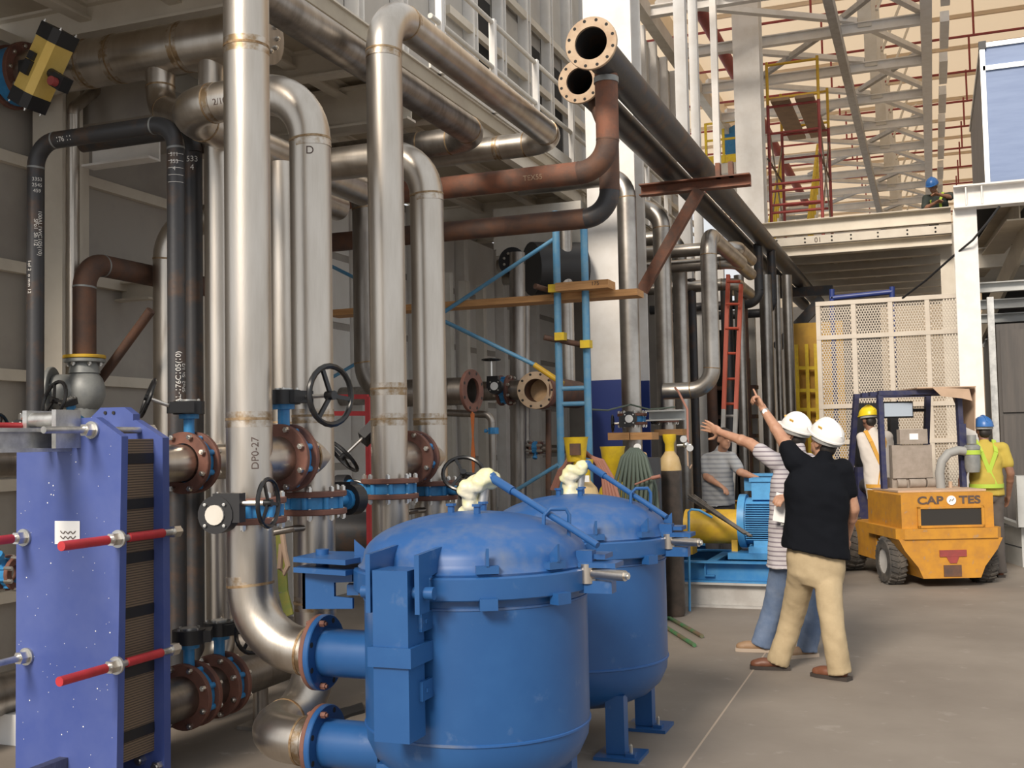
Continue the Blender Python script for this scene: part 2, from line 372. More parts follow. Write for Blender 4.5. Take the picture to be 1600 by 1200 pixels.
def wrap_row(txt, size, p, up, face, r, m, parent):
    me = text_mesh(txt, size); p = V(p); a = V(up).normalized(); f = V(face); f = (f-a*f.dot(a)).normalized(); s = a.cross(f); rr = r+.0015
    for v in me.vertices:
        t = v.co.x/rr; v.co = p+a*v.co.y+(f*math.cos(t)+s*math.sin(t))*rr-org(parent)
    me.materials.clear(); me.materials.append(MATS[m]); return lk('handwriting', me, m, parent)
# ================================================================== STRUCTURE
fl = struct('floor', MB().box(-9, 16, -8, 80, -.2, 0), 'floor')
a = W(1182,1040,Z=0); b = W(1068,1200,Z=0); dd = (b-a).normalized()
part('joint_line', MB().beam(a-dd*3.2+V((0,0,-.0005)), b+dd*2+V((0,0,-.0005)), .012, .004), 'sole_light', fl)
# left wall of panels; far bays painted paler to stand in for light
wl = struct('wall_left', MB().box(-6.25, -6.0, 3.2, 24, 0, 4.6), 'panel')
for i in range(14):
    y = 3.55+i*1.45
    part('post', MB().channel((-5.93,y,0), (-5.93,y,4.6), .16, .14, up=(0,1,0)), 'white' if i > 3 else 'cream', wl)
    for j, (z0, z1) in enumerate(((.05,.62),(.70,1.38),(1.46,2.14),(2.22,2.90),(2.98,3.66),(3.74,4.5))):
        part('panel', MB().box(-6.0, -5.985, y+.09, y+1.36, z0, z1), 'panel_white_lit' if i > 3 else 'panel', wl)
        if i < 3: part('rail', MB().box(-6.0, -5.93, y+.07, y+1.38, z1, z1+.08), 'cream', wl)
# partition between the pipes and the aisle end
pw = struct('wall_far', MB().box(-9, 16, 62, 62.3, 0, 13), 'cream_roof')
bk = struct('wall_back', MB().box(-6, -1.2, 31, 31.2, 0, 5.2), 'panel')
for i in range(5): part('panel', MB().box(-5.9+i*.94, -5.05+i*.94, 30.97, 31, .1, 5.1), 'panel', bk)
# left mezzanine: deck on joists
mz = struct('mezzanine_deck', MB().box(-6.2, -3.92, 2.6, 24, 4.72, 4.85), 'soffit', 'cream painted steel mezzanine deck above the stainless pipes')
for i in range(15):
    y = 3.1+i*1.42
    part('joist', MB().hbeam((-6.2,y,4.61), (-3.95,y,4.61), .12, .22), 'cream', mz)
for x in (-5.35, -4.6): part('stringer', MB().hbeam((x,2.6,4.66), (x,24,4.66), .10, .12), 'cream', mz)
part('edge_beam', MB().channel((-3.95,2.6,4.68), (-3.95,24,4.68), .1, .34), 'cream', mz)
part('edge_beam', MB().hbeam((-6.2,8.15,4.50), (-3.95,8.15,4.50), .16, .34), 'cream', mz)
part('edge_beam', MB().hbeam((-6.2,3.9,4.5), (-3.95,3.9,4.5), .16, .34), 'cream', mz)
# cladding on the mezzanine
wm = struct('wall_mezzanine', MB().box(-4.95, -4.8, 7.6, 24, 4.85, 9.2), 'panel', 'wall of grey panels between white posts on the mezzanine')
for i in range(18):
    y = 7.7+i*.9
    part('post', MB().hbeam((-4.72,y,4.85), (-4.72,y,9.2), .14, .12, up=(0,1,0)), 'white', wm)
    if i in (4, 6, 7, 9, 11): part('opening', MB().box(-4.80, -4.785, y+.12, y+.78, 4.95, 6.9), 'dark', wm)
    else: part('panel', MB().box(-4.80, -4.775, y+.1, y+.8, 4.9, 7.0), 'panel_light', wm)
    part('panel', MB().box(-4.80, -4.775, y+.1, y+.8, 7.1, 9.1), 'panel_light', wm)
for z in (5.55, 6.25, 7.05): part('rail', MB().box(-4.72, -4.66, 10.6, 24, z, z+.09), 'cream', wm)
# guard railing of the mezzanine
gr = thing('guard_railing', 'white tube guard railing with square posts along the mezzanine edge', 'railing', (-3.88,8.4,4.85))
for z in (5.75, 5.3): part('handrail', MB().cyl((-3.88,8.4,z), (-3.88,20,z), .024, n=10), 'offwhite', gr)
for i in range(10):
    y = 8.6+i*1.25; part('post', MB().box(-3.91,-3.85,y-.03,y+.03,4.85,5.78), 'white', gr)
part('toe_board', MB().box(-3.90,-3.88,8.4,20,4.85,4.98), 'offwhite', gr)
# hall columns
def hcol(x, y, w, dpt, z1, label, paint=True):
    o = thing('column', label, None, (x,y,0), kind='structure')
    def seg(z0, z1, m, nm): part(nm, MB().prof((x,y,z0), (x,y,z1), hp(w, dpt), (0,1,0)), m, o)
    if paint: seg(0, 2.32, 'navy', 'painted_base'); seg(2.32, z1, 'white', 'shaft')
    else: seg(0, z1, 'white', 'shaft')
    return o
def hp(w, h, tf=.03, tw=.02):
    a, b, c = w/2, h/2, tw/2
    return [(-a,-b),(a,-b),(a,-b+tf),(c,-b+tf),(c,b-tf),(a,b-tf),(a,b),(-a,b),(-a,b-tf),(-c,b-tf),(-c,-b+tf),(-a,-b+tf)]
hcol(-3.30, 12.15, .56, .46, 11, 'tall white hall column with a dark blue painted base behind vertical pipes')
hcol(-3.08, 21.3, .50, .5, 11, 'wide white hall column rising beside the red scaffold tower', False)
for i, (px, ww) in enumerate(((1066,.17),(1086,.13),(1118,.11))):
    p = W(px,150,X=-3.3); c = hcol(-3.3, p.y, ww, ww, 10.6, ('slim white post next to the blue based hall column', 'narrow white post between two slim posts', 'thin white post in front of the yellow railing')[i], False)
o = hcol(-3.45, 13.3, .2, .2, 10.6, 'white post directly behind the blue based hall column', False)
o = hcol(-5.78, 6.13, .27, .2, 4.5, 'cream column against the panel wall under the mezzanine', False)
for c in o.children: c.data.materials[0] = MATS['cream']
# roof, made translucent so daylight brightens its underside
rf = struct('ceiling', MB().add([(-9,15.5,12.0),(16,15.5,12.0),(16,62.3,12.0),(-9,62.3,12.0)], [(0,1,2,3)]), 'roof_sheet')
for i in range(19): part('purlin', MB().box(-9, 16, 17+i*2.4, 17.07+i*2.4, 11.9, 12.0), 'roof_sheet', rf)
for x in (-6, 3.2, 8): part('rib', MB().box(x, x+.35, 15.5, 62, 11.55, 12.0), 'cream_roof', rf)
wr = struct('wall_right', MB().box(9, 9.2, 22, 62, 0, 12), 'cream_roof')
for i in range(14): part('girt', MB().box(8.85, 9, 22+i*2.8, 22.2+i*2.8, 0, 12), 'cream', wr)
# roof frame: two long chords with crossbeams and bracing
tr = thing('roof_truss', 'white steel roof frame of chords, crossbeams and diagonal braces under the ceiling', None, (-1,30,9.4), kind='structure')
YS = [16.9, 19.3, 21.7, 24.1, 26.5, 28.85, 31.3, 33.9, 36.3, 38.7, 41.1, 43.5, 46]
part('chord', MB().beam((.17,15.6,9.4), (.17,50,9.4), .2, .22), 'white', tr)
part('chord', MB().beam((-1.42,15.6,9.25), (-1.42,50,9.25), .16, .24), 'grey_beam', tr)
part('chord', MB().beam((-4.6,15.6,9.4), (-4.6,50,9.4), .2, .28), 'offwhite', tr)
for i, y in enumerate(YS):
    part('crossbeam', MB().hbeam((-4.6,y,9.4), (.17,y,9.4), .15, .2, .02, .02), 'white', tr)
    part('hanger', MB().box(-1.05,-.8,y-.05,y+.05,9.4,12), 'offwhite', tr)
    part('hanger', MB().box(.08,.24,y-.05,y+.05,9.4,12), 'offwhite', tr)
    if i+1 < len(YS):
        y2 = YS[i+1]
        part('brace', MB().beam((-1.1,y,9.55), (.1,y2,9.55), .13, .1), 'white', tr)
        part('brace', MB().beam((-4.4,y,9.55), (-1.1,y2,9.55), .14, .1), 'white', tr)
        if i % 2: part('brace', MB().beam((.1,y,9.6), (-1.4,y2,9.6), .1, .1), 'grey_beam', tr)
        else: part('brace', MB().beam((-1.5,y,9.5), (-3.2,y2,9.5), .1, .1), 'grey_beam', tr)
        part('tie_rod', MB().cyl((-.7,y,9.7), (-.1,y+1.2,11.6), .03, n=8), 'offwhite', tr)
    part('strut', MB().beam((.5,y+.3,9.5), (.5,y+1.9,9.5), .16, .2), 'white', tr)
# red sprinkler pipes
for i in range(12):
    y = 19.5+i*2.75; z = 11.0
    s_ = thing('sprinkler_pipe', 'thin red sprinkler pipe crossing under the warehouse ceiling', 'pipe', (0,y,z), 'red sprinkler pipes under the roof')
    part('pipe', MB().cyl((-8,y,z), (8.8,y,z), .032, n=8), 'red_dull', s_)
    for x in (-2.2, 1.25, 4.6): part('drop', MB().cyl((x,y,z), (x,y,z+.89), .026, n=8), 'red_dull', s_)
mp_ = solid('sprinkler_main', MB().cyl((-3.9,17,9.9), (-3.9,52,9.9), .13, n=14), 'red_dull', 'thick dull red water main running under the roof behind the scaffold tower', 'pipe')
# far mezzanine
YM = 20.7; ZD = 5.32
fm = thing('mezzanine_frame', 'cream steel platform frame with beams and joists behind the perforated panel', None, (-1,YM,4.9), kind='structure')
part('beam', MB().channel((-2.86,YM,5.48), (.44,YM,5.48), .14, .27), 'cream', fm)
part('beam', MB().hbeam((-2.86,YM+.1,5.06), (.44,YM+.1,5.06), .24, .19), 'cream', fm)
ub = part('ledger', MB().box(-2.86,.44,YM-.06,YM-.04,5.15,5.30), 'cream', fm)
flat_text('01', .13, W(1278,375,Y=YM-.062), (1,0,0), (0,0,1), 'marker', ub)
for px in (1214,1258,1300,1330,1372,1418,1462):
    x = W(px,370,Y=YM).x
    for z in (5.19,5.26): put(HOLE, 'bolt_hole', (x,YM-.06,z), (0,1,0), (.035,.035,.012), ub)
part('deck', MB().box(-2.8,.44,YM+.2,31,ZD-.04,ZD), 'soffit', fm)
for i in range(8): part('joist', MB().hbeam((-2.8,YM+1.3+i*1.2,5.13), (.4,YM+1.3+i*1.2,5.13), .16, .28), 'cream', fm)
for x in (-2.4,-1.7,-1.0,-.3): part('stringer', MB().beam((x,YM+.2,5.2), (x,31,5.2), .1, .14), 'cream', fm)
part('post', MB().hbeam((.36,YM+.5,0), (.36,YM+.5,5.4), .24, .24, up=(0,1,0)), 'cream', fm)
# right platform
rm = thing('equipment_platform', 'white steel platform frame carrying the blue air unit beside the perforated panel', None, (.5,14.6,0), kind='structure')
x0 = W(1490,310,Y=14.6).x
part('post', MB().hbeam((.47,14.75,0), (.47,14.75,4.42), .27, .26, up=(0,1,0)), 'white', rm)
part('beam', MB().hbeam((x0,14.6,4.55), (5,14.6,4.55), .22, .28), 'white', rm)
for x in (.48, .66): part('stiffener', MB().box(x,x+.015,14.5,14.7,4.44,4.66), 'white', rm)
part('beam', MB().hbeam((.5,17.5,4.2), (5,17.5,4.2), .2, .3), 'cream', rm)
part('beam', MB().hbeam((.5,20,4.3), (5,20,4.3), .2, .3), 'cream', rm)
part('deck', MB().box(.6,5,14.8,24,4.7,4.74), 'dark', rm)
part('beam', MB().hbeam((1.1,14.8,4.4), (.75,20,4.4), .3, .3), 'soffit', rm)
part('brace', MB().beam((1.32,14.75,4.42), (.70,18.5,3.1), .05, .34), 'soffit', rm)
for i, (py, yy) in enumerate(((448,15.6),(475,16.4),(497,17.2),(515,18.2),(535,19.2))):
    p = W(1560,py,Y=yy); part('rung', MB().channel((.62,yy,p.z), (3.4,yy,p.z), .1, .13), 'sheet_grey', rm)
part('post', MB().box(.72,.80,15.5,15.62,0,3.4), 'galv', rm)
part('post', MB().box(.98,1.07,17.1,17.2,0,3.05), 'offwhite', rm)
part('dark_backing', MB().box(.9,6,21,21.1,0,4.4), 'dark', rm)  # dark sheet added to stand for the unlit interior beyond
cb = thing('hanging_cable', 'black cable hanging from the white platform beam down to the perforated panel', 'cable', W(1410,465,Y=15.2))
pa, pb, pc = W(1562,322,Y=14.45), W(1520,375,Y=14.5), W(1410,466,Y=15.2)
part('cable', MB().tube([pa, pa.lerp(pb,.5)+V((.01,0,0)), pb, pb.lerp(pc,.3), pb.lerp(pc,.65)+V((0,0,-.02)), pc], .014, 8), 'black', cb)
# dark machine hall behind the pipes
struct('wall_inner', MB().box(-5.98, -3.4, 18.2, 18.4, 0, 4.4), 'panel', 'grey inner wall behind the far pipes')
# ================================================================== PIPES OF THE FILTER STATION
XP = -3.05; Y1, Y2, Y3, Y4 = 4.47, 5.05, 5.92, 6.50; ZU, ZL = .70, .29; r8 = .11
def zof(px, py, y): return W(px,py,Y=y).z
p1 = run('stainless_pipe', 'tallest bright stainless pipe dropping to the upper nozzle of the front filter tank', [(XP,Y1,5.6), (XP,Y1,ZU), (-2.66,Y1,ZU)], r8, .30,
    extra=[((XP,Y1,zof(388,75,Y1)),(0,0,1)), ((XP,Y1,zof(390,655,Y1)),(0,0,1))], stain=True)
p2 = run('stainless_pipe', 'stainless pipe with a swan neck bend feeding the front tank lower nozzle', [(-3.95,7.3,3.56), (-3.95,Y2,3.56), (XP,Y2,3.56), (XP,Y2,ZL), (XP,Y1,ZL), (-2.66,Y1,ZL)], r8, .285,
    extra=[((XP,Y2,zof(488,650,Y2)),(0,0,1)), ((XP,Y2,zof(490,940,Y2)),(0,0,1))], stain=True)
p3 = run('stainless_pipe', 'stainless pipe rising from the rear filter tank and bending along the mezzanine edge', [(-5.0,9.25,4.33), (XP,9.25,4.33), (XP,Y3,4.33), (XP,Y3,ZU), (-2.66,Y3,ZU)], r8, .29,
    extra=[((XP,Y3,zof(606,608,Y3)),(0,0,1)), ((XP,Y3,zof(606,655,Y3)),(0,0,1)), ((-3.6,9.25,4.33),(1,0,0))], stain=True)
p4 = run('stainless_pipe', 'stainless pipe with one top elbow feeding the lower nozzle of the rear tank', [(-4.4,7.7,3.56), (-4.4,Y4,3.56), (XP,Y4,3.56), (XP,Y4,ZL), (XP,Y3,ZL), (-2.66,Y3,ZL)], r8, .285,
    extra=[((XP,Y4,zof(668,655,Y4)),(0,0,1))], stain=True)
run('stainless_pipe', 'stainless pipe running under the mezzanine edge behind the vertical pipes', [(-5.2,8.2,4.13), (-3.36,8.2,4.13), (-3.36,2.4,4.13)], r8, .26, m='steel_dark', extra=[((-3.9,8.2,4.13),(1,0,0))])
for p, z in ((p1, 1.59), (p3, 1.56)):
    y0, y1 = (Y1, Y2) if p is p1 else (Y3, Y4)
    part('branch', MB().cyl((XP,y0,z), (XP,y1,z), r8, n=28), 'steel', p)
    part('weld_seam', MB().cyl((XP,y1-.115,z), (XP,y1-.10,z), r8*1.05, n=28), 'seam', p)
for p, y in ((p1,Y1),(p2,Y1),(p3,Y3),(p4,Y3)):
    z = ZU if p in (p1, p3) else ZL
    flange(p, (-2.675,y,z), (1,0,0), .172, .108, .026, 'flange_rust', 8, L=.085, off=.02, rusty=True)
for p, y, py, px in ((p2,Y2,822,455),(p4,Y4,795,650)):
    q = V((XP,y,zof(px,py,y))); part('drain_stub', MB().tube([q+V((0,-.1,0)), q+V((-.02,-.16,0)), q+V((-.14,-.18,-.02))], .017, 10), 'steel_dark', p)
for py, px, t in ((690,372,'-DP0=27'), (715,372,'L')): pass
fc = V((.5,-.86,0))
wrap_text('DP0-27', .05, (XP,Y1,1.62), (0,0,1), V((.75,-.66,0)), r8, 'marker', p1)
wrap_row('D', .06, (XP,Y2,zof(470,245,Y2)), (0,0,1), fc, r8, 'marker', p2)
wrap_text('2/10', .05, (-3.55,Y2,3.56), (1,0,0), V((.2,-.9,-.3)), r8, 'marker', p2)
# valves on them
bfly('butterfly valve on the tallest pipe, gearbox face with a white cap', (XP,Y1,zof(393,797,Y1)), (0,0,1), (.14,-1,0), (1,.14,0), wl=.16, hw=.105, cap='offwhite')
bfly('butterfly valve low on the swan neck pipe, without a gearbox in view', (XP,Y2,zof(490,785,Y2)), (0,0,1), (.2,1,0), (-1,.2,0), wheel=False)
bfly('butterfly valve on the rear tank upper pipe, black gearbox towards the swan neck pipe', (XP,Y3,zof(608,763,Y3)), (0,0,1), (-1,-.1,0), (-.1,1,0), wl=.1, hw=.09)
bfly('butterfly valve beside the wrapped gauge on the rear tank lower pipe', (XP,Y4,zof(676,766,Y4)), (0,0,1), (1,-.15,0), (.25,-.6,.5), wl=.16, hw=.125)
bfly('bypass valve with a long handwheel shaft between the two front pipes', (XP,4.77,1.59), (0,1,0), (0,0,1), (.97,-.25,0), wl=.2, hw=.145)
bfly('bypass valve between the two rear tank pipes, gearbox tilted away', (XP,6.21,1.56), (0,1,0), (-.8,0,.6), (-.5,-.55,-.66), wl=.2, hw=.12)
# stainless header under the mezzanine
hd = run('header_pipe', 'thick stainless header under the mezzanine with two branch bends', [(-5.85,5.8,4.24), (-3.84,5.8,4.24)], .16, m='steel', extra=[((x,5.8,4.24),(1,0,0)) for x in (-5.2,-4.95,-4.42)], stain=True)
flange(hd, (-3.82,5.8,4.24), (1,0,0), .2, .0, .03, 'steel_dark', 10)
run('', '', [(-4.62,5.8,4.2), (-4.62,5.8,3.86), (-3.95,5.34,3.56)], .092, .2, parent=hd)
run('', '', [(-4.22,5.8,4.15), (-4.22,5.8,3.5)], .085, .13, parent=hd)
# other stainless risers behind
xs = W(263,500,Y=6.4).x
run('stainless_riser', 'stainless riser half hidden behind the two black pipes', [(xs+.7,6.4,3.25), (xs,6.4,3.25), (xs,6.4,.45), (xs-.38,6.4,.45)], .105, .26)
run('stainless_riser', 'slim stainless riser between the black pipes and the tallest pipe', [(-4.03,5.6,3.48), (-4.03,5.6,.33), (-4.03,4.56,.33)], .085, .2)
run('stainless_riser', 'stainless riser seen between the tallest pipe and the swan neck pipe', [(-3.80,5.95,3.44), (-3.80,5.95,1.57), (-3.80,4.56,1.57)], .10, .22)
lp = run('steel_pipe', 'brownish steel pipe leaving the lower port of the heat exchanger', [(-3.77,4.56,.33), (-3.77,6.35,.33), (-4.6,6.35,.33)], .112, .26, m='steel_dark')
part('support_leg', MB().cyl((-3.77,5.62,.02), (-3.77,5.62,.26), .045, n=14).box(-3.87,-3.67,5.52,5.72,0,.02), 'steel_dark', lp)
run('steel_pipe', 'brownish steel pipe leaving the upper left port of the heat exchanger', [(-4.05,4.56,1.58), (-4.05,5.2,1.58), (-4.7,5.2,1.58)], .085, .2, m='steel_dark')
bfly('upper port valve beside the blue plate with its handwheel tilted up', (-3.80,5.0,1.57), (0,1,0), (0,0,1), (-.62,-.62,.32), r=.108, wl=.15, hw=.105)
bfly('lower port valve next to the heat exchanger with a black gearbox', (-3.77,4.95,.33), (0,1,0), (0,0,1), (.8,.5,0), r=.112, wheel=False)
bfly('lower port valve with a black handwheel in front of the support leg', (-3.77,5.22,.33), (0,1,0), (0,0,1), (.93,-.3,0), r=.112, wl=.16, hw=.12)
# black pipes
b1 = run('black_pipe', 'black steel pipe loop with chalk writing in front of the panel wall', [(-5.27,5.4,1.86), (-5.27,5.4,3.61), (-4.19,5.4,3.61), (-4.19,5.4,.2)], .053, .16, m='black_pipe', seam='grey_cast')
xb = W(303,500,Y=5.68).x
b2 = run('black_pipe', 'rusting black steel pipe standing right behind the chalked black pipe', [(-5.15,5.68,3.66), (xb,5.68,3.66), (xb,5.68,.2)], .056, .16, m='black_pipe', seam=None)
fc = V((.45,-.9,0))
wrap_text('AL-176C105(10)', .045, (-4.19,5.4,zof(272,590,5.4)), (0,0,1), V((.75,-.66,0)), .053, 'chalk', b1)
wrap_text('SPo2  Sh 1/2', .034, (-4.19,5.4,zof(290,590,5.4)), (0,0,1), V((1,-.05,0)), .053, 'chalk', b1)
for i, t in enumerate(('511', '353', '4')): wrap_row(t, .034, (-4.19,5.4,zof(272,245+i*11,5.4)), (0,0,1), V((.45,-.9,0)), .053, 'chalk', b1)
for i in range(5): wrap_row('____', .05, (-4.19,5.4,zof(272,238+i*11,5.4)), (0,0,1), V((.6,-.8,0)), .053, 'chalk', b1)
wrap_row('533', .05, (xb,5.68,zof(300,252,5.68)), (0,0,1), V((.5,-.86,0)), .056, 'chalk', b2)
wrap_row('4', .05, (xb,5.68,zof(300,265,5.68)), (0,0,1), V((.5,-.86,0)), .056, 'chalk', b2)
wrap_text('100AL1WC105(10)', .036, (-5.27,5.4,zof(66,365,5.4)), (0,0,-1), V((.95,-.3,0)), .053, 'chalk', b1)
wrap_text('SPo1  Sh 1/2', .034, (-5.27,5.4,zof(58,365,5.4)), (0,0,-1), V((.7,-.7,0)), .053, 'chalk', b1)
wrap_text('1of 2  o mm 12', .034, (-5.27,5.4,zof(46,435,5.4)), (0,0,-1), V((.05,-1,0)), .053, 'chalk', b1)
for i, t in enumerate(('3353', '2545', '459')): wrap_row(t, .032, (-5.27,5.4,zof(62,282+i*9,5.4)), (0,0,1), V((.8,-.6,0)), .053, 'chalk', b1)
wrap_text('176 11', .045, (-5.0,5.4,3.61), (1,0,0), V((.2,-.9,-.3)), .053, 'chalk', b1)
bfly('butterfly valve under the black pipe loop with a black gearbox above the exchanger', (-5.27,5.4,1.80), (0,0,1), (.2,-1,0), (-1,-.2,0), r=.06, wl=.1, hw=.11, flg=True)
vv = bfly('small valve behind the top of the blue exchanger plate with a dark handwheel', W(118,668,Y=5.5), (1,0,0), (-.2,-.3,1), (-.3,-1,.3), r=.06, wl=.08, hw=.12, flg=False)
# rusty pipe into the grey check valve
cx = W(132,480,Y=5.78).x; zc = zof(132,555,5.78)
rp = run('rusty_pipe', 'brown rusty pipe bending down into the grey check valve', [(cx,7.6,zof(150,408,5.78)), (cx,5.78,zof(150,408,5.78)), (cx,5.78,zc)], .075, .17, m='rust_dark', seam='grey_cast')
flange(rp, (cx,5.78,zc-.012), (0,0,1), .135, .07, .022, 'guard_yellow', 0)
cv = thing('check_valve', 'grey cast check valve with round side flange under the rusty bend', 'valve', (cx,5.78,zc-.45))
part('body', MB().cyl((cx,5.78,zc-.05), (cx,5.78,zc-.12), .085, .10, 20).ell((cx+.0,5.78,zc-.24), (.14,.13,.16)).cyl((cx,5.78,zc-.24), (cx-.17,5.70,zc-.24), .115, n=20).cyl((cx,5.78,zc-.3), (cx,5.78,zc-.46), .09, n=18), 'grey_cast', cv)
flange(cv, (cx,5.78,zc-.037), (0,0,1), .13, .05, .025, 'grey_cast', 6, L=.06)
flange(cv, (cx-.19,5.69,zc-.24), (-.9,-.42,0), .165, .0, .03, 'grey_cast', 8, L=.04)
solid('brace_pipe', MB().cyl(W(236,485,Y=6.0), W(152,600,Y=6.0), .032, n=12), 'rust_dark', 'thin rust brown pipe leaning diagonally beside the check valve', 'pipe')
run('conduit_pipe', 'thin galvanised pipe rising along the cream column', [W(114,560,Y=5.98), W(114,170,Y=5.98), W(150,140,Y=6.3)], .042, .09, m='steel', seam=None)
q0 = W(129,243,Y=6.0); q1 = W(234,236,Y=6.0)
solid('support_channel', MB().channel((q0.x,6.05,q0.z), (q1.x,6.05,q0.z), .12, .16), 'white', 'short white channel beam under the black pipe loop', 'beam')
q0 = W(150,460,Y=7.0); q1 = W(238,458,Y=7.0)
solid('support_channel', MB().channel((q0.x-.3,7.0,q0.z), (q1.x,7.0,q0.z), .1, .15), 'cream', 'cream channel beam crossing behind the rusty bend', 'beam')
solid('air_duct', MB().prism([(0,0),(.95,0),(.95,.1),(.2,.42),(0,.42)], (-5.75,6.3,4.02), (1,0,0), (0,0,1), (0,.9,0)), 'panel', 'dark grey duct under the thick stainless header', 'duct')
# dark stainless pipe between pipes with open rusty flange
xs8 = W(572,400,Y=8.0).x; xf = W(737,612,Y=8.0).x; zf = zof(700,612,8.0)
s8 = run('stainless_pipe', 'dull stainless riser ending in an open rusty flange', [(xs8-1.0,8.0,3.85), (xs8,8.0,3.85), (xs8,8.0,zf), (xf-.16,8.0,zf)], .11, .26, m='steel_dark')
part('pipe', MB().pipe((xf-.17,8,zf), (xf,8,zf), .11, .1), 'steel_dark', s8)
f_ = flange(s8, (xf,8.0,zf), (1,-.12,0), .17, .10, .03, 'flange_rust', 8, holes=True)
solid('orange_rag', MB().prism([(0,0),(.02,-.02),(.01,-.2),(.02,-.35),(.008,-.5),(-.002,-.5),(-.014,-.33),(-.002,-.2),(-.012,-.02)], (xf+.01,7.97,zf-.165), (1,0,0), (0,0,1), (0,.012,0)), 'rag_orange', 'orange plastic strip hanging below the open rusty flange', 'rag')
yo = 10.2; po = W(838,610,Y=yo)
op = thing('rusty_pipe', 'wide rusty pipe stub with an open flange facing the aisle', 'pipe', (po.x,yo,po.z)); part('pipe', MB().pipe((po.x,yo,po.z), (po.x,yo+1.3,po.z), .15, .118), 'rust_dark', op)
f_ = flange(op, (po.x,yo-.015,po.z), (.25,-1,0), .185, .115, .035, 'flange_tan', 10, holes=True)
part('rim', MB().lathe([(.17,-.02),(.185,-.02),(.185,.12),(.17,.12)], (po.x,yo+.02,po.z), (0,1,0), 30, True), 'flange_rust', op)
part('bore', MB().cyl((po.x,yo+.16,po.z), (po.x,yo+.19,po.z), .118, n=24), 'plywood', op)
pv = W(790,610,Y=10.5)
mid = run('steel_pipe', 'dark steel pipe between the two open flanges carrying a valve with a top handwheel', [(-5.98,10.5,pv.z), (pv.x+.3,10.5,pv.z)], .10, m='steel_dark')
gv = bfly('valve with horizontal handwheel standing on top between the open flanges', pv, (1,0,0), (0,-1,.1), (0,0,1), r=.1, wl=.2, hw=.09, cap='paper')
mb = run('steel_pipe', 'tall dark steel riser behind the open flange stub', [W(808,395,Y=10.9), V((W(808,780,Y=10.9).x,10.9,0))], .085, m='steel_dark')
flange(mb, W(800,408,Y=10.9), (0,-1,0), .15, 0, .03, 'black', 8)
run('steel_pipe', 'thin steel riser with a bend into the small blue valve', [W(822,470,Y=11), W(822,700,Y=11), W(900,702,Y=11)], .04, .1, m='steel_dark', seam=None)
bfly('small blue valve on the thin pipe next to the scaffold leg', W(838,700,Y=11), (1,0,0), (.2,-.5,-1), (0,-1,0), r=.05, wheel=False, gb=False)
run('steel_pipe', 'thin drain pipe with a blue tap under the rusty flange', [W(700,645,Y=9.6), W(768,648,Y=9.6), W(772,800,Y=9.6)], .034, .08, m='steel_dark', seam=None)
bfly('small blue tap with black lever below the rusty flange', W(771,673,Y=9.6), (0,0,1), (-1,-.2,0), (0,-1,0), r=.035, wheel=False, gb=False, flg=False)
solid('yellow_pole', MB().cyl(W(857,640,Y=10.6), W(857,800,Y=10.6), .03, n=12), 'rust_dark', 'thin rust brown pole beside the scaffold leg', 'pole')
solid('gas_pipe', MB().cyl(W(500,832,Y=7.6), W(590,832,Y=7.6), .16, n=24), 'black_pipe', 'thick dark pipe lying low behind the swan neck pipe', 'pipe')
rd = thing('red_frame', 'red square tube frame behind the rear tank pipes', 'frame', W(577,850,Y=7.3))
qa, qb, qc, qd = W(530,620,Y=7.3), W(575,620,Y=7.3), W(575,646,Y=7.3), W(520,646,Y=7.3)
for u_, v_ in ((qa,qb),(qb,W(578,860,Y=7.3)),(qc,qd)): part('tube', MB().beam(u_, v_, .035, .035), 'red_paint', rd)
# rusty and black pipes overhead
rp1 = run('rusty_pipe', 'upper red brown pipe running across below the black pipes', [(-5.3,8.4,3.80), (-2.34,8.4,3.80), (-2.34,8.4,4.6)], .092, .24, m='rust_pipe', seam='rust_dark', elbow_mat='rust_dark')
rp2 = run('rusty_pipe', 'lower dark brown pipe running across just under the red brown pipe', [(-5.3,8.75,3.50), (-2.43,8.75,3.50), (-2.43,8.75,4.25), (-2.6,8.98,4.6)], .085, .22, m='rust_dark', seam='rust_dark', elbow_mat='black_pipe')
wrap_text('TEX55', .06, (-2.95,8.4,3.80), (1,0,0), V((.3,-.95,-.2)), .092, 'flange_tan', rp1)
ZB = 4.68
bb1 = thing('black_pipe', 'big black main pipe with an open tan flange receding under the roof', 'pipe', (-2.33,8,ZB)); part('pipe', MB().pipe((-2.33,7.98,ZB), (-2.33,26,ZB), .137, .127), 'black_pipe', bb1)
bb2 = thing('black_pipe', 'second black main pipe with a lower open tan flange beside the big one', 'pipe', (-2.66,8.8,ZB)); part('pipe', MB().pipe((-2.66,8.74,ZB-.02), (-2.66,26,ZB-.02), .122, .113), 'black_pipe', bb2)
for o, p, ro, ri in ((bb1,(-2.33,7.97,ZB),.205,.128),(bb2,(-2.66,8.73,ZB-.02),.19,.115)):
    f_ = flange(o, p, (0,1,0), ro, ri, .03, 'flange_tan', 12, holes=True)
part('weld_seam', MB().cyl((-2.34,8.4,4.50), (-2.34,8.4,4.545), .1, n=24), 'grey_cast', rp1)
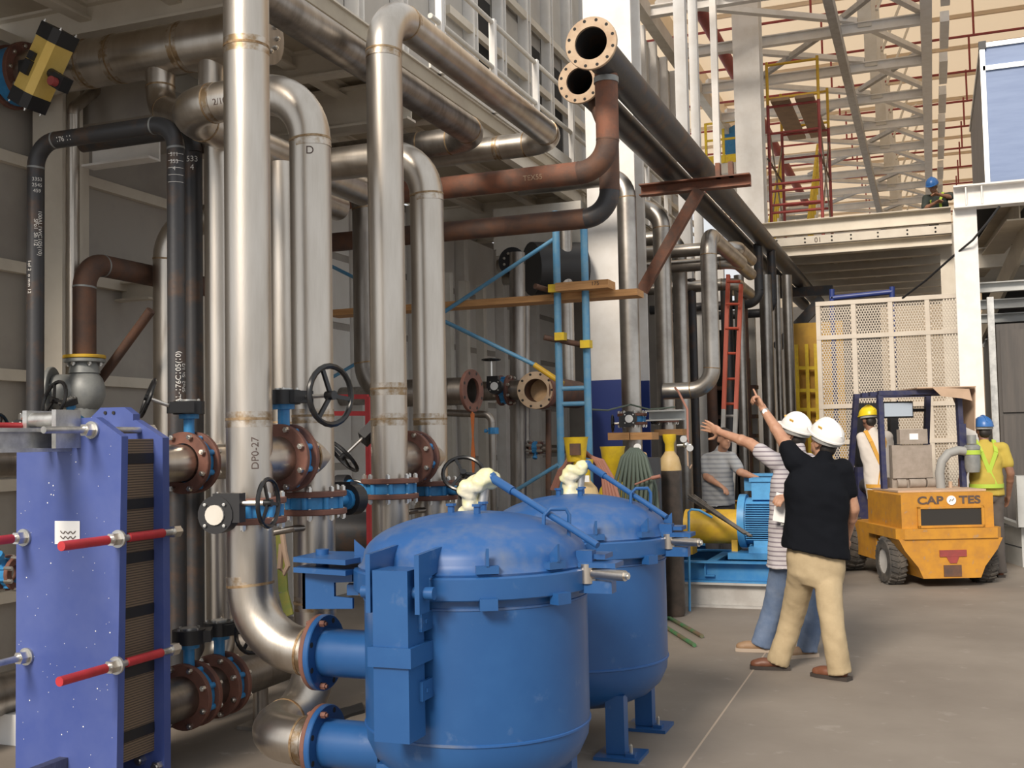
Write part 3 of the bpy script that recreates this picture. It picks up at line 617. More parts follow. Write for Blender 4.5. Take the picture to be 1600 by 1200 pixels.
# brown pipe bracket on the column
br = thing('pipe_bracket', 'rust red steel bracket with diagonal brace carrying the black mains', 'bracket', (-2.4,12,3.4))
zt = ZB-.137-.05
part('arm', MB().channel((-2.98,12.0,zt-.05), (-1.75,12.0,zt-.05), .12, .13), 'rust_pipe', br)
part('brace', MB().beam((-2.30,11.95,zt-.12), W(1003,455,Y=11.95), .09, .12), 'rust_pipe', br)
for x in (-2.12,-1.98): part('stop', MB().box(x,x+.05,11.95,12.05,zt,zt+.16), 'rust_pipe', br)
br2 = thing('pipe_bracket', 'dark brace in shadow under the far end of the black mains', 'bracket', (-2.4,23,3))
part('brace', MB().beam(W(1285,468,Y=22), W(1212,545,Y=22), .15, .2), 'black_pipe', br2)
part('arm', MB().beam((-2.95,22,4.45), (-1.7,22,4.45), .15, .18), 'black_pipe', br2)
# far group of pipes
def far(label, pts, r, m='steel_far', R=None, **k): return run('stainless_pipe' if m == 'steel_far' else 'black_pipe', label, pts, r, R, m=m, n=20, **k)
x = W(986,600,Y=11.25).x; z = zof(986,290,11.25)
q1 = far('stainless riser standing right in front of the blue based hall column', [(x-1.2,11.25,z+.12), (x,11.25,z+.12), (x,11.25,.0)], .103, R=.25)
x2 = W(1040,600,Y=12.8).x; z = zof(1040,335,12.8)
far('grey stainless riser directly right of the blue based column', [(x2-1.2,12.8,z+.1), (x2,12.8,z+.1), (x2,12.8,0)], .105, R=.26)
x3 = W(1067,600,Y=14.6).x; z = zof(1067,380,14.6)
far('stainless riser partly behind the brown diagonal brace', [(x3-1,14.6,z+.1), (x3,14.6,z+.1), (x3,14.6,0)], .10, R=.24)
x4 = W(1113,600,Y=12.2).x; zt4 = zof(1113,365,12.2)
far('stainless pipe with a bend at both ends above the seated worker', [(x4,14.4,zt4), (x4,12.2,zt4), (x4,12.2,zof(1080,610,12.2)), (x4-.55,12.2,zof(1080,610,12.2))], .093, R=.24)
x9 = W(884,450,Y=11.6).x
far('stainless riser between the two blue scaffold legs', [(x9,11.6,zof(884,345,11.6)), (x9,11.6,zof(890,600,11.6))], .085)
for i, (px, yy, r, lab) in enumerate(((1157,16.5,.075,'far stainless riser right of the red ladder'),(1198,17.5,.10,'far stainless riser behind the pointing hand'),(1216,18,.05,'thin far riser right of the pointing hand'),(1232,18.6,.085,'far stainless riser beside the yellow machine'),(1080,15.6,.07,'short far riser with a cap between two thicker risers'))):
    p = W(px,520,Y=yy); far(lab, [(p.x,yy,zof(px,430 if i < 4 else 500,yy)), (p.x,yy,0)], r)
for i, (px, py, yy) in enumerate(((1187,474,16.9),(1208,488,17.6))):
    p = W(px,py,Y=yy); far(('dark hook pipe dropping from the mains near the red ladder','dark hook pipe dropping from the mains nearer the far mezzanine')[i], [(p.x,yy,ZB-.1), (p.x,yy,p.z), (p.x-1.7,yy,p.z)], .07, 'black_pipe', R=.2, seam=None)
for i, (py, yy) in enumerate(((385,14.0),(409,14.2),(443,15.4))):
    p = W(1150,py,Y=yy); far(('upper grey cross pipe behind the double bend pipe','middle grey cross pipe behind the double bend pipe','lowest grey cross pipe near the ladder top')[i], [(-5.5,yy,p.z), (p.x,yy,p.z), (p.x,yy+1.2,p.z)], .085, R=.2)
bfly('butterfly valve with white cap at the foot of the riser by the blue column', W(988,655,Y=11.25), (0,0,1), (.15,-1,0), (-1,-.15,0), r=.1, wl=.1, hw=.085, cap='paper')
bfly('butterfly valve with small handwheel behind the grey channel', W(1040,652,Y=12.8), (0,0,1), (-.3,-1,0), (-.6,.2,.5), r=.1, wl=.12, hw=.09)
# more pipework behind; dark paint stands in for the shade there
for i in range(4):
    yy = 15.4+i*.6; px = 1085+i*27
    p = W(px,600,Y=yy); far('steel riser painted dark in place of shade behind the ladder', [(p.x,yy,3.9), (p.x,yy,0)], .06+.015*(i % 3), 'rust_dark' if i % 2 else 'black_pipe', group='dim risers behind the ladder')
for o in bpy.data.objects:
    if o.get('group') == 'dim risers behind the ladder': o.name = 'darkened_riser'; ORG[o.name] = o.location.copy()

# pipework of the neighbouring exchanger, mostly beyond the frame edge
zq = zof(15,722,4.9); zq2 = zof(15,1085,4.9)
run('steel_pipe', 'brown steel pipe beside the left edge of the blue exchanger at eye height', [(-5.10,4.4,zq), (-5.10,6.1,zq)], .095, m='steel_dark')
run('steel_pipe', 'brown steel pipe low beside the left edge of the blue exchanger', [(-5.02,4.4,zq2), (-5.02,6.1,zq2)], .12, m='steel_dark')
bfly('valve low at the left of the exchanger, over the floor pipe', (-5.02,5.45,zq2), (0,1,0), (0,0,1), (.6,-.7,.2), r=.11, wl=.1, hw=.12)
bfly('small valve with silver shaft left of the exchanger above the floor pipe', W(20,895,Y=5.3), (1,0,0), (0,-.6,.6), (-.5,-.7,.3), r=.07, wl=.1, hw=.08, gb=False)
cr = thing('sling', 'green lifting sling and brown rope hanging between the two front pipes', 'sling', W(440,955,Y=5.5))
part('webbing', MB().prof(W(438,828,Y=5.5), W(443,925,Y=5.52), [(-.03,-.006),(.03,-.006),(.03,.006),(-.03,.006)], (0,-1,0)).prof(W(443,925,Y=5.52), W(452,962,Y=5.5), [(-.03,-.006),(.03,-.006),(.03,.006),(-.03,.006)], (0,-1,0)), 'leaf_green', cr)
part('rope', MB().tube([W(441,830,Y=5.42), W(445,862,Y=5.42), W(450,884,Y=5.42), W(444,896,Y=5.42), W(437,888,Y=5.42), W(440,850,Y=5.42)], .016, 8), 'rope', cr)

pr = thing('shade_rack', 'added dark rack standing for shaded clutter behind the leaning worker', 'rack', (-3.0,17.75,0))  # made-up rack; its dark colours stand for shaded clutter
for px in (1075,1105,1140,1172): part('upright', MB().box(W(px,700,Y=17.75).x-.04,W(px,700,Y=17.75).x+.04,17.71,17.79,0,2.9), 'black', pr)
for py in (655,685,715,745,610): part('shelf', MB().box(W(1070,py,Y=17.75).x,W(1183,py,Y=17.75).x,17.65,17.92,W(1120,py,Y=17.75).z,W(1120,py,Y=17.75).z+.06), 'rust_dark', pr)
part('shade_sheet', MB().box(W(1070,600,Y=17.97).x,W(1157,600,Y=17.97).x,17.95,17.99,0,3.4), 'dark', pr)  # dark sheet painted in for the shade behind the shelves
# ================================================================== FILTER TANKS
def tank(cx, cy, label, detail=True):
    T = thing('filter_tank', label, 'tank', (cx,cy,0))
    c = V((cx,cy,0)); P_ = lambda x, y, z: V((cx+x, cy+y, z))
    prof = [(.0,.20),(.15,.205),(.28,.225),(.38,.27),(.445,.33),(.478,.40),(.485,.47),(.485,1.03)]
    part('shell', MB().lathe(prof, c, n=56), 'tank_blue', T)
    part('weld_seam', MB().lathe([(.484,.455),(.490,.458),(.490,.466),(.484,.469)], c, n=56, close=True), 'tank_dust', T)
    part('weld_seam', MB().lathe([(.484,.985),(.489,.988),(.489,.996),(.484,.999)], c, n=56, close=True), 'tank_dust', T)
    part('flange_ring', MB().lathe([(.47,1.03),(.525,1.03),(.53,1.035),(.53,1.115),(.522,1.122),(.47,1.122)], c, n=56, close=True), 'tank_blue', T)
    lid = [(.505,1.118),(.51,1.13),(.495,1.14),(.488,1.16)]
    lid += [(.486*math.cos(t), 1.165+.185*math.sin(t)) for t in [i*math.pi/2/14 for i in range(15)]]
    L = part('lid', MB().lathe(lid, c, n=56), 'tank_dust', T)
    for x, y in ((-.09,-.05),(.05,-.09),(.0,.1)): part('lid_bolt', MB().cyl(P_(x,y,1.33), P_(x,y,1.375), .016, n=8).cyl(P_(x,y,1.375), P_(x,y,1.385), .024, n=8), 'tank_blue', L)
    # nozzles
    for z in (ZU, ZL):
        part('nozzle', MB().cyl(P_(-.44,0,z), P_(-.755,0,z), .108, n=32), 'tank_blue', T)
        flange(T, P_(-.762,0,z), (1,0,0), .172, .1, .03, 'tank_blue', 8, holes=True, name='nozzle_flange')
    # legs
    for sx in (-.28, .28):
        for sy in (-.28, .32):
            lg = part('leg', MB().box(cx+sx-.05,cx+sx+.05,cy+sy-.04,cy+sy+.04,.02,.32), 'tank_blue', T)
            part('foot_plate', MB().box(cx+sx-.10,cx+sx+.14,cy+sy-.11,cy+sy+.11,0,.018).box(cx+sx+.06,cx+sx+.11,cy+sy-.07,cy+sy-.02,.018,.035), 'tank_blue', lg)
            put(BOLT, 'bolt', P_(sx+.085,sy-.045,.05), (0,0,1), (.018,.018,.05), lg)
    # davit column on the -Y side with two lid arms
    dx, dy = -.075, -.60
    dv = part('davit_column', MB().box(cx+dx-.075,cx+dx+.075,cy+dy-.07,cy+dy+.07,.515,1.165), 'tank_blue', T)
    part('strap', MB().box(cx+dx-.092,cx+dx+.092,cy+dy-.085,cy+dy+.16,.80,.875), 'tank_blue', dv)
    for z in (.92, .655): part('side_plate', MB().box(cx+dx+.075,cx+dx+.09,cy+dy+.02,cy+dy+.12,z,z+.075).box(cx+dx+.07,cx+dx+.096,cy+dy+.05,cy+dy+.07,z+.03,z+.045), 'tank_blue', dv)
    for sx in (-.11, .10):
        part('lid_arm', MB().prism([(-.06,1.00),(.03,1.00),(.03,1.13),(.16,1.15),(.30,1.165),(.30,1.245),(-.06,1.225)], (cx+dx+sx,cy+dy,0), (0,1,0), (0,0,1), (.02,0,0)), 'tank_blue', T)
    part('hinge_pin', MB().cyl(P_(dx-.15,dy-.01,1.075), P_(dx+.16,dy-.01,1.075), .025, n=14), 'tank_blue', T)
    # clamp bracket towards the nozzle side
    bk = part('clamp_bracket', MB().prism([(0,.93),(.25,.94),(.25,.985),(.16,.99),(.16,1.05),(.25,1.055),(.25,1.09),(0,1.09)], (cx-.74,cy-.22,0), (1,0,0), (0,0,1), (0,.015,0)).box(cx-.74,cx-.725,cy-.22,cy-.02,.93,1.09), 'tank_blue', T)
    for z in (1.095, 1.14): part('clamp_plate', MB().prism([(-.76,-.26),(-.46,-.33),(-.44,-.05),(-.5,.02),(-.74,.0),(-.77,-.05)], (cx,cy,z), (1,0,0), (0,1,0), (0,0,.022)), 'tank_blue', bk)
    part('clamp_bolt', MB().cyl(P_(-.69,-.13,1.08), P_(-.69,-.13,1.185), .03, n=10), 'tank_blue', bk)
    # swing bolt clamp on the aisle side
    ck = part('clamp_bracket', MB().box(cx+.50,cx+.64,cy-.09,cy-.02,1.02,1.07).box(cx+.50,cx+.66,cy-.10,cy+.03,1.125,1.145).box(cx+.50,cx+.60,cy-.04,cy+.08,1.155,1.175).box(cx+.48,cx+.55,cy-.06,cy+.0,1.05,1.19), 'tank_blue', T)
    sb = part('swing_bolt', MB().cyl(P_(.56,-.08,1.10), P_(.71,-.132,1.10), .022, n=16).cyl(P_(.53,-.07,1.06), P_(.53,-.07,1.14), .035, n=16), 'steel', ck)
    put(BOLT, 'nut', P_(.715,-.134,1.10), (.94,-.33,0), (.03,.03,.02), sb)
    # lugs on the ring
    for an in (-62, -28, 20, 60, 100, 150, 200):
        t = math.radians(an); d = V((math.cos(t), math.sin(t), 0)); s_ = V((-d.y, d.x, 0)); Rm = Matrix((s_, d, V((0,0,1)))).transposed()
        part('ring_lug', MB().obox(c+d*.535+V((0,0,1.02)), (.07,.05,.045), Rm), 'tank_blue', T); part('lid_lug', MB().obox(c+d*.50+V((0,0,1.15)), (.09,.05,.03), Rm).prism([(-.03,0),(.05,0),(-.03,.07)], c+d*.50-s_*.006+V((0,0,1.165)), -d, (0,0,1), s_*.012), 'tank_blue', T)
    # lever tube over the lid
    return T
t1 = tank(-1.89, 4.47, 'front blue filter tank with hinged domed lid and davit column')
t2 = tank(-1.88, 5.92, 'rear blue filter tank standing on legs behind the front tank')
for T, cy, a_, b_, u_, top in ((t1,4.47,(768,746),(934,852),(868,812),(740,770)), (t2,5.92,(918,726),(1042,808),(1000,776),(895,745))):
    A = W(*a_,Y=cy+.12); B = W(*b_,Y=cy-.10); lv = part('lever_tube', MB().cyl(A, B, .0145, n=14), 'tank_blue', T)
    part('tube_joint', MB().ell(A, .027, n=10, m=7).cyl(A, A+(B-A).normalized()*.14, .020, n=12), 'tank_blue', lv)
    U = W(*u_,Y=cy-.02); cyl_ = V((0,0,1))
    sgrip = [U+V((-.05,-.02,-.10)), U+V((-.045,-.02,.02)), U+V((-.02,-.01,.045)), U+V((.04,.02,.045)), U+V((.055,.02,.02)), U+V((.05,.02,-.12))]
    part('tube_holder', MB().tube(sgrip, .009, 8), 'tank_blue', lv)
    part('valve_stem', MB().cyl(V((A.x-.06,A.y,1.28)), A+V((-.03,0,-.01)), .022, n=10), 'galv', lv)
    pts = W(*top,Y=cy+.12)
    g = MB(); random.seed(3 if T is t1 else 9)
    for k in range(9):
        t = k/8; q = V((A.x-.11,A.y,1.30)).lerp(V((A.x-.10,A.y,1.46)), min(t*1.6,1)).lerp(A+V((.0,0,.0)), max(0,(t-.5)*1.6)*.9)
        g.ell(q+V((random.uniform(-.015,.015),random.uniform(-.02,.02),random.uniform(-.01,.01))), (random.uniform(.04,.06),random.uniform(.04,.055),random.uniform(.035,.05)), n=10, m=7)
    WR = solid('plastic_wrap', g, 'plastic_wrap', 'crumpled yellowish plastic film wrapped round the '+('front' if T is t1 else 'rear')+' tank lever joint', 'wrap')
    rm_ = WR.modifiers.new('r', 'REMESH'); rm_.mode = 'VOXEL'; rm_.voxel_size = .012
    dg = bpy.context.evaluated_depsgraph_get(); me = bpy.data.meshes.new_from_object(WR.evaluated_get(dg)); WR.modifiers.clear()
    ns = [v.normal.copy() for v in me.vertices]
    for v, nn in zip(me.vertices, ns):
        n_ = math.sin(v.co.x*55+v.co.z*38)*math.sin(v.co.y*60-v.co.z*85); v.co += nn*n_*.007
    WR.data = me
    if not me.materials: me.materials.append(MATS['plastic_wrap'])
    me.polygons.foreach_set('use_smooth', [True]*len(me.polygons))
# ================================================================== PLATE HEAT EXCHANGER
HX = thing('heat_exchanger', 'tall blue plate heat exchanger with red tightening bolts beside the pipes', 'heat exchanger', (-3.88,4.35,0))
xl, xr = -4.185, -3.585
def hp_(px, py, y): q = W(px,py,Y=y); return (q.x, q.z)
fp = part('pressure_plate', MB().prism([(xl,.0),(xr,.0),hp_(190,682,4.17),hp_(150,652,4.17),hp_(66,656,4.17),hp_(52,668,4.17),(xl,hp_(52,668,4.17)[1]-.05)], (0,4.17,0), (1,0,0), (0,0,1), (0,.045,0)), 'plate_blue', HX)
rp_ = part('frame_plate', MB().prism([(xl,.0),(xr+.01,.0),hp_(254,684,4.5),hp_(212,656,4.5),hp_(208,657,4.5),hp_(208,647,4.5),hp_(194,636,4.5),hp_(157,637,4.5),hp_(143,651,4.5),(xl,1.72)], (0,4.50,0), (1,0,0), (0,0,1), (0,.05,0)), 'plate_blue', HX)
for px in (165,178): put(HOLE, 'bolt_hole', (hp_(px,645,4.5)[0],4.5,hp_(px,645,4.5)[1]), (0,1,0), (.018,.018,.012), rp_)
pk = part('plate_pack', MB().box(xl+.06,xr-.05,4.215,4.5,.17,1.70), 'plates', HX)
for z in (.26,.56,.84,1.10,1.36,1.58): part('gasket_band', MB().box(xl+.055,xr-.044,4.22,4.495,z,z+.05), 'black', pk)
part('paper_label', MB().prism([(0,0),(.15,0),(.15,.11),(0,.11)], W(86,850,Y=4.168), (1,0,0), (0,0,1), (0,-.002,0)), 'paper', fp)
lc = W(106,836,Y=4.163); wav = MB()
for k in range(2): wav.tube([lc+V((-.045+i*.009,0,.012-k*.024+.007*math.cos(i*1.9))) for i in range(11)], .002, 5)
part('logo', wav, 'marker', fp)
pl = MB(); 
lab = W(170,640,Y=4.495)
part('paper_label', MB().prism([(0,0),(.10,-.02),(.17,-.10),(.15,-.14),(.02,-.06)], W(143,652,Y=4.492), (1,0,0), (0,0,1), (0,-.003,0)), 'paper', rp_)
for px, py, tip, red in ((184,842,(97,850),1),(181,1040,(94,1060),1),(36,840,(-30,850),1),(40,1026,(-30,1050),0),(142,672,(68,674),0)):
    q = W(px,py,Y=4.16); d = V((q.x,4.16,q.z)); L = .55
    tp = W(*tip, X=q.x); fr = max(tp.y, 3.1)
    tb = part('tie_bolt', MB().cyl((q.x,4.62,q.z), (q.x,fr,q.z), .0165, n=12), 'galv', HX)
    put(BOLT, 'nut', (q.x,4.135,q.z), (0,1,0), (.062,.062,.045), tb)
    part('washer', MB().cyl((q.x,4.17,q.z), (q.x,4.158,q.z), .042, n=18), 'galv', tb)
    put(BOLT, 'nut', (q.x,4.575,q.z), (0,1,0), (.062,.062,.05), tb)
    if red:
        part('red_sleeve', MB().cyl((q.x,fr-.005,q.z), (q.x,4.09,q.z), .022, n=12), 'red_paint', tb)
        part('red_sleeve', MB().cyl((q.x,4.23,q.z), (q.x,4.48,q.z), .022, n=12), 'red_paint', tb)
zb = W(118,680,Y=4.1).z
part('carrying_bar', MB().hbeam((-3.89,2.2,zb-.02), (-3.89,4.5,zb-.02), .09, .11, .018, .03), 'galv', HX)
part('roller', MB().cyl((-3.97,4.05,zb+.075), (-3.81,4.05,zb+.075), .035, n=16).box(-3.99,-3.965,4.01,4.17,zb-.06,zb+.12).box(-3.815,-3.79,4.01,4.17,zb-.06,zb+.12), 'galv', HX)
part('red_rod', MB().cyl((-4.0,2.2,zb+.05), (-4.0,4.1,zb+.05), .014, n=8), 'red_paint', HX)
part('guide_bar', MB().beam((-3.89,2.2,.155), (-3.89,4.5,.155), .05, .10), 'steel_dark', HX)
for x, z in ((xr-.12,.12),(xr-.02,.10),(-3.78,.05)): put(BOLT, 'bolt', (x,4.49 if x > -3.75 else 4.14,z), (0,1,0), (.05,.05,.05), HX)
random.seed(5); sp = MB()
for k in range(90):
    x = random.uniform(xl+.02, xr-.02); z = random.uniform(.05,1.7); r_ = random.choice((.0015,.0015,.002,.0035)); sp.cyl((x,4.1695,z), (x,4.169,z), r_, n=6)
sk = part('paint_specks', sp, 'paper', fp); sk['kind'] = 'stuff'
wq = W(20,1165,Z=0); dm = MB().prism([(0,0),(.3,0),(.3,.13),(.24,.17),(.05,.17),(0,.15)], (wq.x-.15,wq.y,0), (1,0,0), (0,0,1), (0,.3,0))
solid('plastic_container', dm.cyl((wq.x,wq.y+.15,.16), (wq.x,wq.y+.15,.2), .035, n=12), 'paper', 'white plastic container on the floor behind the heat exchanger', 'container')
# yellow pneumatic actuator on a valve at the header end
AC = thing('actuated_valve', 'blue valve with yellow pneumatic actuator and black end caps under the mezzanine', 'valve', W(60,110,Y=5.2))
A = W(38,165,Y=5.2); B = W(92,45,Y=5.2); ax = (B-A).normalized(); a_, u_, w_ = basis(ax, (0,-1,0))
oct_ = [(-.085,-.09),(.085,-.09),(.085,.055),(.05,.09),(-.05,.09),(-.085,.055)]
part('actuator_body', MB().prof(A+ax*.09, B-ax*.09, oct_, u_), 'act_yellow', AC)
for p, q in ((A, A+ax*.09), (B-ax*.09, B)):
    c_ = part('end_cap', MB().prof(p, q, [(x*1.04,y*1.04) for x, y in oct_], u_), 'black', AC)
    for x, y in ((-.07,.05),(.07,.05),(.07,-.07)): put(BOLT, 'bolt', (p+q)/2+w_*x*1.02+u_*y*1.05, ax, (.02,.02,.1), c_)
M_ = (A+B)/2
part('position_indicator', MB().obox(M_+u_*.10+ax*.045, (.045,.03,.05), Matrix((w_,u_,ax)).transposed()).obox(M_+u_*.10-ax*.03, (.055,.03,.09), Matrix((w_,u_,ax)).transposed()), 'black', AC)
sdir = w_ if w_.x > 0 else -w_
sv = part('solenoid', MB().cyl(M_+sdir*.08, M_+sdir*.16, .03, n=12).obox(M_+sdir*.19-ax*.02, (.09,.08,.09), Matrix((w_,u_,ax)).transposed()), 'black', AC)
part('red_cap', MB().cyl(M_+sdir*.19-ax*.03+u_*.03, M_+sdir*.19-ax*.03+u_*.08, .028, n=14), 'red_dull', sv)
vc = V((-6.0+.2,5.8,4.24))
part('valve_body', MB().lathe([(.13,-.05),(.2,-.05),(.2,.05),(.13,.05)], vc, (1,0,0), 28, True), 'valve_blue', AC)
for s_ in (-.075,.075): flange(AC, vc+V((s_,0,0)), (1,0,0), .22, .13, .035, 'flange_rust', 10, L=.06)
part('stem', MB().cyl(vc, M_-u_*.05, .04, n=12).obox(vc.lerp(M_,.6), (.12,.12,.12)), 'black', AC)
# ================================================================== PUMP SKID AND AISLE THINGS
SK = thing('pump_skid', 'blue steel pump skid with yellow guard and finned blue motor', 'pump', (-1.9,11.3,0))
for y in (10.85, 11.95):
    part('base_channel', MB().channel((-3.0,y,.34), (-1.05,y,.34), .12, .2), 'skid_blue', SK)
    part('grout_beam', MB().hbeam((-3.0,y,.12), (-1.05,y,.12), .16, .24), 'grey_beam', SK)
for x in (-2.9,-2.1,-1.12): part('crossmember', MB().channel((x,10.85,.36), (x,11.95,.36), .1, .14), 'skid_blue', SK)
part('base_plate', MB().box(-1.95,-1.08,11.05,11.75,.44,.5), 'skid_blue', SK)
def pump(parent, y, dx=0.0):
    part('coupling_guard', MB().cyl((-2.42+dx,y,.74), (-1.86+dx,y,.74), .175, n=28).box(-2.40+dx,-2.34+dx,y-.12,y+.12,.46,.62).box(-1.94+dx,-1.88+dx,y-.12,y+.12,.46,.62), 'guard_yellow', parent)
    part('motor_frame', MB().cyl((-1.80+dx,y,.80), (-1.22+dx,y,.80), .235, n=32), 'motor_blue', parent)
    f_ = MB()
    for k in range(17):
        z = .63+k*.022; h = math.sqrt(max(.0, .262**2-(z-.80)**2)); f_.box(-1.78+dx,-1.24+dx,y-h-.02,y+h+.02,z-.004,z+.004)
    fo = part('cooling_fins', f_, 'motor_blue', parent); fo['kind'] = 'stuff'
    part('end_shield', MB().cyl((-1.86+dx,y,.80), (-1.79+dx,y,.80), .27, n=32), 'motor_blue', parent)
    part('fan_cowl', MB().cyl((-1.22+dx,y,.80), (-1.08+dx,y,.80), .262, n=32), 'motor_blue', parent)
    part('terminal_box', MB().box(-1.72+dx,-1.32+dx,y-.15,y+.15,1.02,1.22).box(-1.74+dx,-1.30+dx,y-.17,y+.17,1.20,1.235), 'motor_blue', parent)
    part('motor_feet', MB().box(-1.75+dx,-1.15+dx,y-.26,y+.26,.5,.56).box(-1.70+dx,-1.55+dx,y-.24,y+.24,.5,.62).box(-1.35+dx,-1.2+dx,y-.24,y+.24,.5,.62), 'motor_blue', parent)
    w_ = part('warning_label', MB().box(-2.2+dx,-2.13+dx,y-.135,y-.06,.905,.907), 'red_paint', parent)
pump(SK, 11.35)
part('volute', MB().cyl((-2.85,11.2,.72), (-2.85,11.5,.72), .26, n=28).cyl((-2.85,11.35,.72), (-2.42,11.35,.72), .10, n=16).cyl((-2.85,11.35,.9), (-2.85,11.35,1.25), .1, n=16), 'skid_blue', SK)
S2 = thing('pump_skid', 'second blue pump with yellow guard standing behind the first skid', 'pump', (-1.8,13,0))
for y in (12.6, 13.4): part('base_channel', MB().channel((-3.0,y,.34), (-1.05,y,.34), .12, .2), 'skid_blue', S2); part('grout_beam', MB().hbeam((-3.0,y,.12), (-1.05,y,.12), .16, .24), 'grey_beam', S2)
pump(S2, 13.0, .02)
tb = thing('junction_box', 'light blue box on the second pump next to the seated worker', 'box', W(1188,765,Y=12.3))
q = W(1185,752,Y=12.3); part('body', MB().box(q.x-.14,q.x+.16,12.2,12.45,q.z-.1,q.z+.06), 'motor_blue', tb); part('cover', MB().box(q.x-.16,q.x+.18,12.18,12.47,q.z+.06,q.z+.085), 'motor_blue', tb)
rb = thing('pipe_bundle', 'bundle of thin grey steel tubes lying across the yellow guard', 'pipes', W(1130,800,Y=10.9))
for k in range(6):
    o_ = V(((k % 3)*.028, 0, (k//3)*.026)); part('tube', MB().cyl(W(1076,778,Y=11.1)+o_, W(1172-k*3,838,Y=10.72)+o_, .0125, n=10), 'steel_dark', rb)
# gas cylinders
def bottle(x, y, h, label, neck='yellow', r=.105, guard=True):
    B = thing('gas_cylinder', label, 'gas cylinder', (x,y,0))
    part('body', MB().lathe([(0,0),(r*.9,0),(r,.03),(r,h-.34)], (x,y,0), n=28), 'bottle_dark', B)
    part('shoulder', MB().lathe([(r,h-.34),(r*.98,h-.30),(r*.8,h-.22),(r*.5,h-.175),(r*.42,h-.16)], (x,y,0), n=28), 'bottle_tan', B)
    part('neck', MB().lathe([(r*.42,h-.17),(r*.42,h-.09),(r*.58,h-.05),(r*.62,h),(r*.45,h)], (x,y,0), n=20), neck, B)
    return B
q = W(1048,760,Y=10.2)
g1 = bottle(q.x, 10.2, 1.69, 'dark gas cylinder with cream shoulder standing alone in front of the pump skid')
RG = thing('gas_regulator', 'brass coloured gas regulator with two gauges on the lone cylinder', 'regulator', W(1075,695,Y=10.15))
part('body', MB().cyl(W(1058,696,Y=10.15), W(1080,695,Y=10.15), .012, n=10).ell(W(1072,695,Y=10.15), .03), 'galv', RG)
for p in ((1068,686),(1078,700)): part('gauge', MB().cyl(W(*p,Y=10.12), W(*p,Y=10.16), .032, n=16), 'bolt_steel', RG)
part('hose', MB().tube([W(1075,704,Y=10.15), W(1074,640,Y=10.3), W(1060,612,Y=10.5), W(1055,606,Y=10.6)], .011, 8), 'hose_brown', RG)
part('hook', MB().tube([W(1074,700,Y=10.15), W(1075,728,Y=10.15), W(1078,732,Y=10.15), W(1081,726,Y=10.15)], .008, 8), 'rope', RG)
q = W(912,760,Y=8.2); g2 = bottle(q.x, 8.2, 1.50, 'gas cylinder with yellow guard cap behind the rear tank lid', r=.13)
q = W(900,706,Y=8.2)
cap = part('guard_cap', MB().lathe([(.066,-.095),(.071,-.095),(.093,.075),(.101,.095),(.090,.095),(.066,-.08)], (q.x,8.2,q.z+.02), n=28, close=True), 'yellow', g2)
part('cap_window', MB().obox((q.x+.02,8.118,q.z+.02), (.08,.03,.09)), 'rust_dark', cap)
part('label', MB().obox(W(912,748,Y=8.07), (.09,.004,.05)), 'paper', g2)
q = W(958,740,Y=9.4); dr = thing('gas_cylinder', 'all yellow gas cylinder with a flared guard cap beside the green hoses', 'gas cylinder', (q.x,9.4,0))
part('body', MB().lathe([(0,0),(.14,0),(.15,.03),(.15,1.12),(.12,1.22),(.06,1.30)], (q.x,9.4,0), n=28), 'yellow', dr)
part('guard_cap', MB().lathe([(.06,1.28),(.075,1.30),(.105,1.56),(.113,1.59),(.10,1.59),(.07,1.32)], (q.x,9.4,0), n=28), 'yellow', dr)
# hoses
hb = thing('hose_coil', 'brown rubber hose looped over the capped gas cylinder', 'hose', W(900,770,Y=8.3))
for k in range(5):
    o_ = k*5; part('hose_loop', MB().tube([W(870-k*2,765,Y=8.25), W(878-o_*.2,735,Y=8.22), W(890,712+o_*.5,Y=8.35), W(912,703+o_*.4,Y=8.4), W(930+o_*.6,720,Y=8.3), W(942+o_*.7,745,Y=8.3), W(946+o_*1.2,790,Y=8.3)], .015, 8), 'hose_brown', hb)
hg = thing('hose_coil', 'dark green hoses hanging in loops in front of the dark drum', 'hose', W(990,790,Y=9.3))
for k in range(9):
    part('hose_loop', MB().tube([W(958+k*7,800,Y=9.2), W(962+k*7,750,Y=9.16), W(972+k*4.5,715,Y=9.2), W(985+k*1.5,702,Y=9.28), W(992+k*2,712,Y=9.32), W(1000+k*3,760,Y=9.32), W(1004+k*3,800,Y=9.32)], .016, 8), 'hose_green', hg)
q = W(1000,740,Y=9.75); dd_ = thing('equipment_cabinet', 'dark blue control drum with round stickers behind the green hoses', 'cabinet', (q.x,9.75,0))
part('body', MB().cyl((q.x,9.75,0), (q.x,9.75,1.48), .19, n=28), 'black_pipe', dd_)
for p in ((996,699),(1006,711)): part('sticker', MB().cyl(W(*p,Y=9.575), W(*p,Y=9.55), .034 if p[0] < 1000 else .028, n=20), 'paper' if p[0] < 1000 else 'plywood', dd_)
solid('welding_torch', MB().cyl(W(992,757,Y=9.1), W(1020,746,Y=9.1), .008, n=8).cyl(W(1018,747,Y=9.1), W(1032,744,Y=9.1), .016, n=10), 'hose_brown', 'thin torch handle hanging in front of the green hoses', 'torch')
wb = thing('wood_block', 'pair of pale wood blocks under the valve by the blue column', 'wood block', W(990,682,Y=11.1))
q0, q1 = W(956,682,Y=11.0), W(1024,681,Y=11.0); m_ = (q0+q1)/2
for a_, b_ in ((q0,m_-V((.005,0,0))),(m_+V((.005,0,0)),q1)): part('block', MB().beam(a_, b_, .3, .075), 'wood', wb)
solid('wood_block', MB().beam(W(1026,676,Y=12.6), W(1070,675,Y=12.6), .24, .07), 'wood', 'short wood block behind the lone gas cylinder top', 'wood block')
